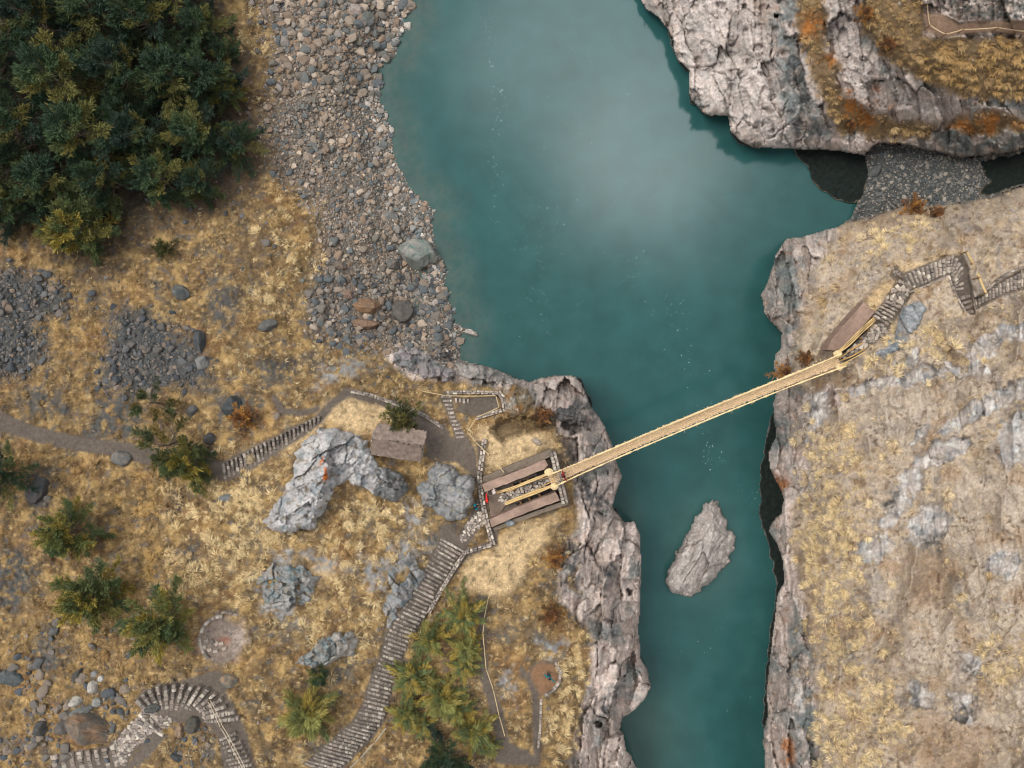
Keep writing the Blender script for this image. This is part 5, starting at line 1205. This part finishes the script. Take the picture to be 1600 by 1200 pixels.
def landing_far():
    z = zt1(1345, 530) + .1; c = np.array(P(1345, 525, z)); r = tag(empty('stone_landing', c), 'far bridge landing with a sloping mud wall and cobbled floor', 'bridge landing')
    solid('mud_wall', [(1350,471),(1367,488),(1342,517),(1318,543),(1303,548),(1293,546),(1300,530),(1325,500)], z - .7, z + .85, C(146, 122, 108), M_clay, r, c)
    cobbles('cobbled_floor', [(1373,504),(1391,511),(1386,521),(1362,537),(1340,550),(1318,562),(1326,546),(1352,522)], r, c, lambda x, y: zt1(x, y) + .10, .34, 1.15)
    for p_ in ([(1316,547),(1340,522),(1366,495),(1371,500),(1345,526),(1322,550)], [(1332,560),(1360,545),(1384,525),(1388,529),(1362,551),(1336,566)]):
        solid('pit_shade_plate', p_, z - .5, z - .02, C(44, 40, 36), M_clay, r, c)  # near-black plate standing in for the shade down in the slot
    for (x0, y0, x1, y1) in [(1340,525,1347,531),(1352,512,1359,518),(1350,552,1356,558),(1366,542,1373,548),(1376,530,1384,536)]:
        v, f = tubes([(np.stack([np.array(P(x0, y0, z + .3)) - c, np.array(P(x1, y1, z + .3)) - c]), .10)], 8)
        link('anchor_log', new_mesh('anchor_log', v, f, C(120, 92, 62), M_wood), r)
    return z
zF = landing_far()

# ------------------------------------------------------------------ the grass rope bridge
def bridge():
    zA, zB = .95, zF + .75
    a, b_ = np.array(P(859, 750, zA)), np.array(P(1311, 563, zB)); d = b_ - a; L_ = np.hypot(*d[:2]); ux = np.array([d[0], d[1], 0]) / L_; uy = np.array([-ux[1], ux[0], 0])
    r = tag(empty('rope_bridge', a), 'straw coloured woven grass rope suspension bridge spanning the river', 'bridge')
    sag = 1.15
    def pt(t, off, up=0.0):
        t = np.asarray(t, float)
        base = a + np.outer(t, d) if t.ndim else a + t * d
        s = -4 * sag * t * (1 - t)
        return (base + ((np.ones(len(t))[:, None] * off) * uy[None]) + np.outer(s + up, (0, 0, 1)) - a)
    T = np.linspace(0, 1, 90); W = .46
    # deck: a mat of sticks and straw
    n, m = 420, 15; tt = np.linspace(0, 1, n); g = np.zeros((n, m, 3)); hash_ = rng.random((n, m))
    for j in range(m):
        off = (j / (m - 1) * 2 - 1) * W
        g[:, j] = pt(tt, off) + np.outer(.035 * rng.normal(size=n) + .02 * math.sin(j * 2.1), (0, 0, 1))
        if j in (0, m - 1): g[:, j] += np.outer(rng.normal(0, .05, n), uy)
    I = np.arange(n * m).reshape(n, m); q = np.stack([I[:-1, :-1], I[1:, :-1], I[1:, 1:], I[:-1, 1:]], -1).reshape(-1, 4)
    low = g.reshape(-1, 3) - (0, 0, .09); vv = np.concatenate([g.reshape(-1, 3), low])
    stripe = rng.random(m)[None, :] * .35 + .6 * rng.random((n, m)) + .5 * (fbm(np.repeat(tt[:, None] * 40, m, 1), np.repeat(np.arange(m)[None] / 3., n, 0), 3, 71) + .4)
    cl = C(232, 204, 170)[None, None] * (.55 + .55 * stripe)[..., None]; cl = np.concatenate([cl.reshape(-1, 3)] * 2)
    dk_ = link('deck', new_mesh('deck', vv, np.concatenate([q, q[:, ::-1] + n * m]), np.clip(cl, 0, 1), M_rope), r)
    for off in (-.27, -.09, .09, .27):
        v, f = tubes([(pt(T, off, .05) , .05 + .006 * rng.normal(size=90))], 6); link('floor_cable', new_mesh('floor_cable', v, f, C(212, 182, 142), M_rope), dk_)
    # sticks laid across
    paths = []
    for t in np.arange(.01, .99, .0105):
        w = W * rng.uniform(.8, 1.08); p = pt(np.array([t, t + rng.normal(0, .0015)]), 0, .075); paths.append((np.stack([p[0] + uy * w, p[1] - uy * w]), .022))
    v, f = tubes(paths, 4); link('cross_sticks', new_mesh('cross_sticks', v, f, np.repeat(C(226, 200, 166)[None], len(v), 0) * (.65 + .6 * rng.random((len(v), 1))), M_wood), dk_)
    for sgn in (-1, 1):
        e = 1 + .9 * (2 * T - 1) ** 8
        hr = pt(T, sgn * .50 * (1 + .25 * (2 * T - 1) ** 6)[:, None], 0.85 + .2 * (2 * T - 1) ** 2)
        v, f = tubes([(hr, .068 + .018 * rng.normal(size=90))], 7)
        hr_ = link('handrail_rope', new_mesh('handrail_rope', v, f, np.clip(C(228, 202, 154)[None] * (.82 + .4 * rng.random((len(v), 1))), 0, 1), M_rope), r)
        paths = []
        for i in range(1, 150):
            t = i / 150; top = pt(np.array([t]), sgn * .50, .85 + .2 * (2 * t - 1) ** 2)[0]; t2 = t + rng.normal(0, .002) + (.006 if i % 2 else -.006); bot = pt(np.array([t2]), sgn * (W - .02), .02)[0]
            paths.append((np.stack([top, (top + bot) / 2 + uy * sgn * .05, bot]), .018))
        v, f = tubes(paths, 4); link('side_lacing', new_mesh('side_lacing', v, f, C(206, 174, 118), M_rope), hr_)
        # loose straw ends hanging from the rail
        paths = []
        for i in range(70):
            t = rng.random(); p = pt(np.array([t]), sgn * .55, .9)[0]; e2 = p + uy * sgn * rng.uniform(.08, .32 if i % 9 == 0 else .16) + ux * rng.normal(0, .1) - np.array([0, 0, rng.uniform(.05, .35)]); paths.append((np.stack([p, e2]), np.array([.02, .006])))
        v, f = tubes(paths, 4); link('straw_ends', new_mesh('straw_ends', v, f, C(216, 190, 140), M_rope), hr_)
    # anchoring ropes and knots on both landings
    zl = .55
    def bundle(pxs, zs, n_, spread, rad, colr=(208, 178, 126)):
        paths = []
        for k in range(n_):
            o = (k - (n_ - 1) / 2) * spread; pp = []
            for i, (p, z) in enumerate(zip(pxs, zs)):
                q = np.array(P(p[0], p[1], z)) - a; wv = 1 if i else .4; pp.append(q + uy * o * wv + np.array([0, 0, rng.normal(0, .04)]))
            s = np.linspace(0, 1, len(pp)); u = np.linspace(0, 1, 9); paths.append((np.stack([np.interp(u, s, np.array(pp)[:, i]) for i in range(3)], 1), rad + .01 * rng.normal(size=9)))
        v, f = tubes(paths, 6); link('anchor_rope', new_mesh('anchor_rope', v, f, np.clip(C(*colr)[None] * (.75 + .5 * rng.random((len(v), 1))), 0, 1), M_rope), r)
    bundle([(862,738),(840,747),(805,761),(776,770)], [1.9, 1.1, .62, .5], 2, .13, .07); bundle([(868,757),(845,766),(815,777),(789,787)], [1.9, 1.1, .62, .5], 3, .12, .07)
    bundle([(866,747),(840,756),(812,768),(795,776)], [1.0, .6, .45, .4], 2, .9, .05, (196, 160, 104))
    zz = zF
    bundle([(1306,553),(1325,538),(1348,515),(1367,498)], [zz + 1.7, zz + 1.2, zz + .8, zz + .55], 3, .17, .055); bundle([(1312,572),(1340,560),(1362,547),(1381,531)], [zz + 1.7, zz + 1.1, zz + .75, zz + .6], 3, .17, .06)
    bundle([(1312,562),(1330,552),(1350,540)], [zz + .8, zz + .5, zz + .35], 2, .6, .07, (196, 160, 104))
    for (px, py, z, s) in [(858,738,1.75,.36),(866,760,1.75,.32),(1309,553,zz + 1.5,.34),(1312,574,zz + 1.5,.30)]:
        v, f = ICO[3]; w = v * (1 + .35 * ridged(v[:, 0] * 3, v[:, 1] * 3 + v[:, 2] * 2, 3, int(px)))[:, None] * (s, s * .9, s * .7)
        link('rope_knot', new_mesh('rope_knot', w + np.array(P(px, py, z)) - a, f, np.clip(C(222, 198, 152)[None] * (.8 + .3 * rng.random((len(w), 1))), 0, 1), M_rope), r)
    return a, d, uy, pt
bA, bD, bU, bpt = bridge()

# ------------------------------------------------------------------ rope fences
def fence(label, pl, posts=None, h=.85, rails=1, rad=.035, colr=(200, 178, 138), name='rope_fence', post_r=.05, cat='rope fence', gap=.12):
    c = pl[len(pl) // 2]; o0 = np.array(P(c[0], c[1], zt1(*c))); r = tag(empty(name, o0), label, cat)
    nodes = [np.array(P(x, y, zt1(x, y))) for x, y in pl]
    for p in nodes:
        v, f = tubes([(np.stack([p - o0 - (0, 0, .2), p - o0 + (0, 0, h + .08)]), post_r)], 6); link('post', new_mesh('post', v, f, C(132, 104, 74), M_wood), r)
    for k in range(rails):
        pts = []
        for i in range(len(nodes) - 1):
            for t in np.linspace(0, 1, 6)[: 5 if i < len(nodes) - 2 else 6]:
                pts.append(nodes[i] * (1 - t) + nodes[i + 1] * t - o0 + (0, 0, h - .28 * t * (1 - t)) + np.array([gap * k, gap * k * .5, -.3 * k * (rails > 1) * .3]))
        v, f = tubes([(np.array(pts), rad)], 6); link('rope' if post_r < .06 else 'rail', new_mesh('rope', v, f, C(*colr), M_rope), r)
fence('thin pale rope fence round the walled upper platform and down to the near landing', [(661,611),(697,618),(735,619),(775,618),(780,636),(745,652),(731,674),(744,690),(765,710),(788,737)], rad=.042)
fence('thin pale rope fence from the near landing down to the shrub patch', [(820,816),(812,840),(796,868),(776,897),(763,932),(757,962)], rad=.04)
fence('rope fence along the narrow footpath beside the shrub patch', [(757,968),(755,985),(760,1040),(771,1072),(780,1112),(789,1144)], rad=.042)
fence('double metal grey handrail at the bottom of the main stairway', [(606,1130),(588,1153),(565,1178),(543,1200)], rails=2, rad=.035, colr=(170, 164, 152), cat='handrail', name='handrail_fence')
fence('double pale cord handrail down the curved and thin stairways', [(331,1090),(350,1130),(366,1158),(388,1202)], rails=2, rad=.035, colr=(196, 182, 160), cat='handrail', name='handrail_fence', gap=.16)
fence('wooden two rail fence on the outer side of the zigzag turn', [(1502,396),(1511,414),(1521,436),(1531,460)], rails=2, rad=.06, colr=(206, 176, 124), post_r=.065, name='wooden_fence', cat='fence')
fence('rope fence with posts along the earth terrace at the top of the rocks', [(1441,14),(1445,46),(1469,60),(1496,53),(1550,50),(1604,57)], rad=.045, colr=(206, 180, 146), post_r=.055)
fence('low string fence over the flight from the paved landing', [(1386,416),(1404,434),(1425,452)], rad=.03, colr=(150, 136, 120), h=.5)

# ------------------------------------------------------------------ people
def skin_mesh(nodes, edges, root, sub=2):
    me = bpy.data.meshes.new('tmp'); me.from_pydata([n[0] for n in nodes], edges, []); o = bpy.data.objects.new('tmp', me); COL.objects.link(o)
    m = o.modifiers.new('s', 'SKIN'); m.use_smooth_shade = True
    for i, n in enumerate(nodes):
        r = n[1]; me.skin_vertices[0].data[i].radius = (r, r) if np.isscalar(r) else r
        me.skin_vertices[0].data[i].use_root = (i == root)
    sb = o.modifiers.new('u', 'SUBSURF'); sb.levels = sub
    dg = bpy.context.evaluated_depsgraph_get(); ev = o.evaluated_get(dg); e = ev.to_mesh()
    v = np.array([q.co[:] for q in e.vertices]); f = [tuple(p.vertices) for p in e.polygons]
    ev.to_mesh_clear(); bpy.data.objects.remove(o); bpy.data.meshes.remove(me)
    return v, f
def mesh_pd(name, v, f, colr, mat):
    me = bpy.data.meshes.new(name); me.from_pydata([tuple(q) for q in v], [], f); me.update(); me.shade_smooth()
    a = me.color_attributes.new('col', 'FLOAT_COLOR', 'POINT'); a.data.foreach_set('color', np.tile(np.append(np.asarray(colr), 1.0), len(v)).astype(np.float32)); me.materials.append(mat); return me

def person(label, px, py, z, rz, jacket, trousers, hair, arms, lean=(0, .03), legs=(.0, .0), hat=None):
    """faces +y; arms: elbow and hand positions for each side"""
    r = tag(empty('person', P(px, py, z), rz), label, 'person')
    lx, ly = lean
    N_, E_ = [], []
    def nd(p, rad): N_.append((tuple(p), rad)); return len(N_) - 1
    pel = nd((0, 0, .94), (.15, .11)); ab = nd((lx * .4, ly * .4, 1.10), (.14, .10)); ch = nd((lx, ly, 1.33), (.17, .11)); nk = nd((lx * 1.2, ly * 1.3, 1.49), .055)
    hd0 = nd((lx * 1.3, ly * 1.5 + .01, 1.56), .075); hd = nd((lx * 1.3, ly * 1.5 + .015, 1.65), .098); ht = nd((lx * 1.3, ly * 1.5, 1.73), .065)
    E_ += [(pel, ab), (ab, ch), (ch, nk), (nk, hd0), (hd0, hd), (hd, ht)]
    no = nd((lx * 1.3, ly * 1.5 + .128, 1.645), .014); E_.append((hd, no))
    for s in (-1, 1): e = nd((lx * 1.3 + s * .105, ly * 1.5, 1.65), .018); E_.append((hd, e))
    J, T_ = [], []
    for si, s in enumerate((-1, 1)):
        el, ha = np.array(arms[si][0]), np.array(arms[si][1]); sh = np.array((lx + s * .19, ly, 1.42))
        a = nd(sh, .062); b_ = nd(el, .046); c = nd(ha, .032); E_ += [(ch, a), (a, b_), (b_, c)]
        dv = ha - el; dv = dv / np.linalg.norm(dv); sd_ = np.cross(dv, (0, 0, 1.)); sd_ = sd_ / (np.linalg.norm(sd_) + 1e-6); dn = np.cross(sd_, dv)
        pm = nd(ha + dv * .06, (.036, .018)); E_.append((c, pm))
        for k, ln in enumerate((.072, .082, .078, .06)):
            o = (k - 1.5) * .019; f1 = nd(ha + dv * .10 + sd_ * o, .0085); f2 = nd(ha + dv * (.10 + ln * .55) + sd_ * o * 1.1 - dn * .008, .008); f3 = nd(ha + dv * (.10 + ln) + sd_ * o * 1.1 - dn * .024, .007); E_ += [(pm, f1), (f1, f2), (f2, f3)]
        t1 = nd(ha + dv * .055 + sd_ * .045 * -s, .010); t2 = nd(ha + dv * .095 + sd_ * .062 * -s - dn * .01, .008); E_ += [(c, t1), (t1, t2)]
        J.append((sh, el, el + (ha - el) * .88))
        f = legs[si]; hp = nd((s * .10, 0, .88), .088); kn = nd((s * .11, f * .5 + .02, .50), .058); an = nd((s * .11, f, .09), .04); to = nd((s * .125, f + .17, .04), .035); E_ += [(pel, hp), (hp, kn), (kn, an), (an, to)]
        T_.append((N_[hp][0], N_[kn][0], (N_[an][0][0], N_[an][0][1], .12)))
    v, f = skin_mesh(N_, E_, pel, 1); bd_ = link('body', mesh_pd('body', v, f, C(168, 120, 92), M_skin), r)
    n2 = [((0, 0, .90), (.185, .135)), ((lx * .4, ly * .4, 1.10), (.175, .13)), ((lx, ly, 1.32), (.205, .14)), ((lx * 1.15, ly * 1.2, 1.45), (.10, .085))]; e2 = [(0, 1), (1, 2), (2, 3)]
    for j in J:
        k = len(n2); n2 += [(tuple(j[0]), .085), (tuple(j[1]), .064), (tuple(j[2]), .048)]; e2 += [(2, k), (k, k + 1), (k + 1, k + 2)]
    v, f = skin_mesh(n2, e2, 0); link('jacket', mesh_pd('jacket', v, f, C(*jacket), M_cloth), r)
    n3 = [((0, 0, .96), (.168, .125))]; e3 = []
    for t in T_:
        k = len(n3); n3 += [(tuple(t[0]), .112), (tuple(t[1]), .078), (tuple(t[2]), .06)]; e3 += [(0, k), (k, k + 1), (k + 1, k + 2)]
    v, f = skin_mesh(n3, e3, 0); link('trousers', mesh_pd('trousers', v, f, C(*trousers), M_cloth), r)
    v, f = ICO[3]; hc = np.array((lx * 1.3, ly * 1.5 - .012, 1.672)); w = v * (.118, .125, .122); k = (w[:, 1] > .03) & (w[:, 2] < .02); w[k] *= .78
    hm = mesh_pd('hair', w + hc, [tuple(q) for q in f], C(*hair), M_cloth); link('hair', hm, bd_)
    for s in (-1, 1):
        v, f = ICO[1]; link('eye', mesh_pd('eye', v * .013 + (lx * 1.3 + s * .036, ly * 1.5 + .108, 1.662), [tuple(q) for q in f], C(30, 24, 20), M_skin), bd_)
        shoe_n = [((s * .11, legs[0 if s < 0 else 1] - .05, .05), .052), ((s * .125, legs[0 if s < 0 else 1] + .08, .05), .05), ((s * .13, legs[0 if s < 0 else 1] + .19, .045), .042)]
        v, f = skin_mesh(shoe_n, [(0, 1), (1, 2)], 0, 1); link('shoe', mesh_pd('shoe', v, f, C(50, 46, 44), M_cloth), r)
    if hat:
        v, f = ICO[3]; w = v * (.135, .14, .10); w[:, 2] = np.maximum(w[:, 2], -.02); link('hat', mesh_pd('hat', w + hc + (0, 0, .035), [tuple(q) for q in f], C(*hat), M_cloth), r)
    v, f = ICO[1]; link('mouth', mesh_pd('mouth', v * (.024, .008, .006) + (lx * 1.3, ly * 1.5 + .112, 1.60), [tuple(q) for q in f], C(120, 60, 56), M_skin), bd_)
down = [((-.27, .02, 1.16), (-.26, .14, .95)), ((.27, .02, 1.16), (.26, .14, .95))]
bent = [((-.27, .06, 1.18), (-.16, .30, 1.12)), ((.27, .06, 1.18), (.16, .30, 1.12))]
wide = [((-.46, .04, 1.36), (-.70, .12, 1.34)), ((.46, -.02, 1.40), (.72, .02, 1.46))]
person('person in a bright turquoise jacket standing beside the round speckled outcrop', 743, 789, zt1(743, 789), -1.2, (0, 140, 164), (52, 58, 66), (36, 30, 28), bent)
person('person in a bright red jacket with one arm out on the near landing', 761, 778, .17, -1.4, (226, 48, 40), (70, 60, 60), (150, 40, 36), [((-.45, .04, 1.34), (-.64, .16, 1.30)), down[1]], hat=(220, 52, 44))
person('person in pale grey clothes crouched by the end of the mud wall', 770, 765, .17, -1.7, (196, 182, 176), (60, 54, 54), (40, 32, 30), bent, lean=(0, .14), hat=(206, 190, 182))
tm_ = bpt(np.array([.045]), 0, .1)[0] + bA
s_ = (H - tm_[2]) / F
person('person in dark red clothes stepping onto the rope bridge', tm_[0] / s_ + 800, 600 - tm_[1] / s_, float(tm_[2]), -1.17, (140, 30, 38), (84, 34, 40), (34, 26, 26), [((-.36, .06, 1.28), (-.56, .14, 1.16)), ((.36, .06, 1.28), (.56, .12, 1.16))], legs=(.16, -.12))
person('person in teal clothes with arms stretched out on the lookout', 857, 1051, zt1(857, 1051), -.5, (14, 116, 128), (40, 70, 84), (28, 30, 34), wide)

# ------------------------------------------------------------------ sky, sun, camera
SUN_EL, SUN_AZ = math.radians(58), math.radians(-70)      # light falls in from the left of the picture, a little from above it
w = bpy.data.worlds.new('World'); scene.world = w; w.use_nodes = True
nt = w.node_tree; N = nt.nodes; L = nt.links
bg = N['Background']; bg.inputs['Strength'].default_value = .1
sky = N.new('ShaderNodeTexSky'); sky.sky_type = 'NISHITA'; sky.sun_disc = False; sky.sun_elevation = SUN_EL; sky.sun_rotation = SUN_AZ; sky.altitude = 3700
tc = N.new('ShaderNodeTexCoord')
n1 = N.new('ShaderNodeTexNoise'); n1.inputs['Scale'].default_value = 3.2; n1.inputs['Detail'].default_value = 5
L.new(tc.outputs['Generated'], n1.inputs['Vector'])
cr = N.new('ShaderNodeValToRGB'); cr.color_ramp.elements[0].position = .38; cr.color_ramp.elements[0].color = (5.0, 5.3, 5.6, 1); cr.color_ramp.elements[1].position = .66; cr.color_ramp.elements[1].color = (9.2, 9.0, 8.7, 1)
L.new(n1.outputs['Fac'], cr.inputs['Fac'])
mx = N.new('ShaderNodeMixRGB'); mx.inputs['Fac'].default_value = .82; L.new(sky.outputs[0], mx.inputs['Color1']); L.new(cr.outputs['Color'], mx.inputs['Color2'])
# a thin, bright break in the clouds high up; the river mirrors it
def glow(direction, cos0, cos1, gain):
    d = Vector(direction).normalized()
    n2 = N.new('ShaderNodeTexNoise'); n2.inputs['Scale'].default_value = 9.0; n2.inputs['Detail'].default_value = 4; L.new(tc.outputs['Generated'], n2.inputs['Vector'])
    dt = N.new('ShaderNodeVectorMath'); dt.operation = 'DOT_PRODUCT'; L.new(tc.outputs['Generated'], dt.inputs[0]); dt.inputs[1].default_value = d
    ml = N.new('ShaderNodeMath'); ml.operation = 'MULTIPLY_ADD'; L.new(n2.outputs['Fac'], ml.inputs[0]); ml.inputs[1].default_value = .022; L.new(dt.outputs['Value'], ml.inputs[2])
    m2 = N.new('ShaderNodeMapRange'); m2.interpolation_type = 'SMOOTHSTEP'; m2.inputs['From Min'].default_value = cos0 + .011; m2.inputs['From Max'].default_value = cos1 + .010; m2.inputs['To Max'].default_value = gain
    L.new(ml.outputs[0], m2.inputs['Value']); return m2.outputs[0]
def mirror(px, py): return ((px - 800) / F, (600 - py) / F, 1.0)
g1 = glow(mirror(1040, 225), .990, .9995, 46.0); g2_ = glow(mirror(1010, 100), .955, 1.0, 13.0); g3_ = glow(mirror(900, 60), .985, .9995, 34.0); g4_ = glow(mirror(990, 330), .994, .9998, 22.0)
ad = N.new('ShaderNodeMath'); ad.operation = 'ADD'; L.new(g1, ad.inputs[0]); L.new(g2_, ad.inputs[1])
cb = N.new('ShaderNodeCombineXYZ'); [L.new(ad.outputs[0], cb.inputs[i]) for i in range(3)]
ad3 = N.new('ShaderNodeMath'); ad3.operation = 'ADD'; L.new(ad.outputs[0], ad3.inputs[0]); L.new(g3_, ad3.inputs[1]); ad4 = N.new('ShaderNodeMath'); ad4.operation = 'ADD'; L.new(ad3.outputs[0], ad4.inputs[0]); L.new(g4_, ad4.inputs[1]); [L.new(ad4.outputs[0], cb.inputs[i]) for i in range(3)]
fin = N.new('ShaderNodeVectorMath'); fin.operation = 'ADD'; L.new(mx.outputs['Color'], fin.inputs[0]); L.new(cb.outputs[0], fin.inputs[1])
L.new(fin.outputs[0], bg.inputs['Color'])
sd_l = bpy.data.lights.new('sun', 'SUN'); sd_l.energy = 2.2; sd_l.angle = math.radians(30); sd_l.color = (1, .95, .88)
so = bpy.data.objects.new('sun', sd_l); COL.objects.link(so)
sdir = Vector((math.sin(SUN_AZ) * math.cos(SUN_EL), math.cos(SUN_AZ) * math.cos(SUN_EL), math.sin(SUN_EL)))
so.rotation_euler = sdir.to_track_quat('Z', 'Y').to_euler(); so.location = sdir * 120
cam = bpy.data.cameras.new('camera'); cam.sensor_width = 36; cam.lens = 36 * F / 1600; cam.clip_end = 2000
co = bpy.data.objects.new('camera', cam); COL.objects.link(co); co.location = (0, 0, H); scene.camera = co
vs_ = scene.view_settings; vs_.view_transform = 'Standard'; vs_.look = 'None'; vs_.exposure = .42; vs_.gamma = 1
scene.cycles.max_bounces = 5; scene.cycles.diffuse_bounces = 3; scene.cycles.glossy_bounces = 2
scene.cycles.use_denoising = True; scene.cycles.filter_width = 1.1
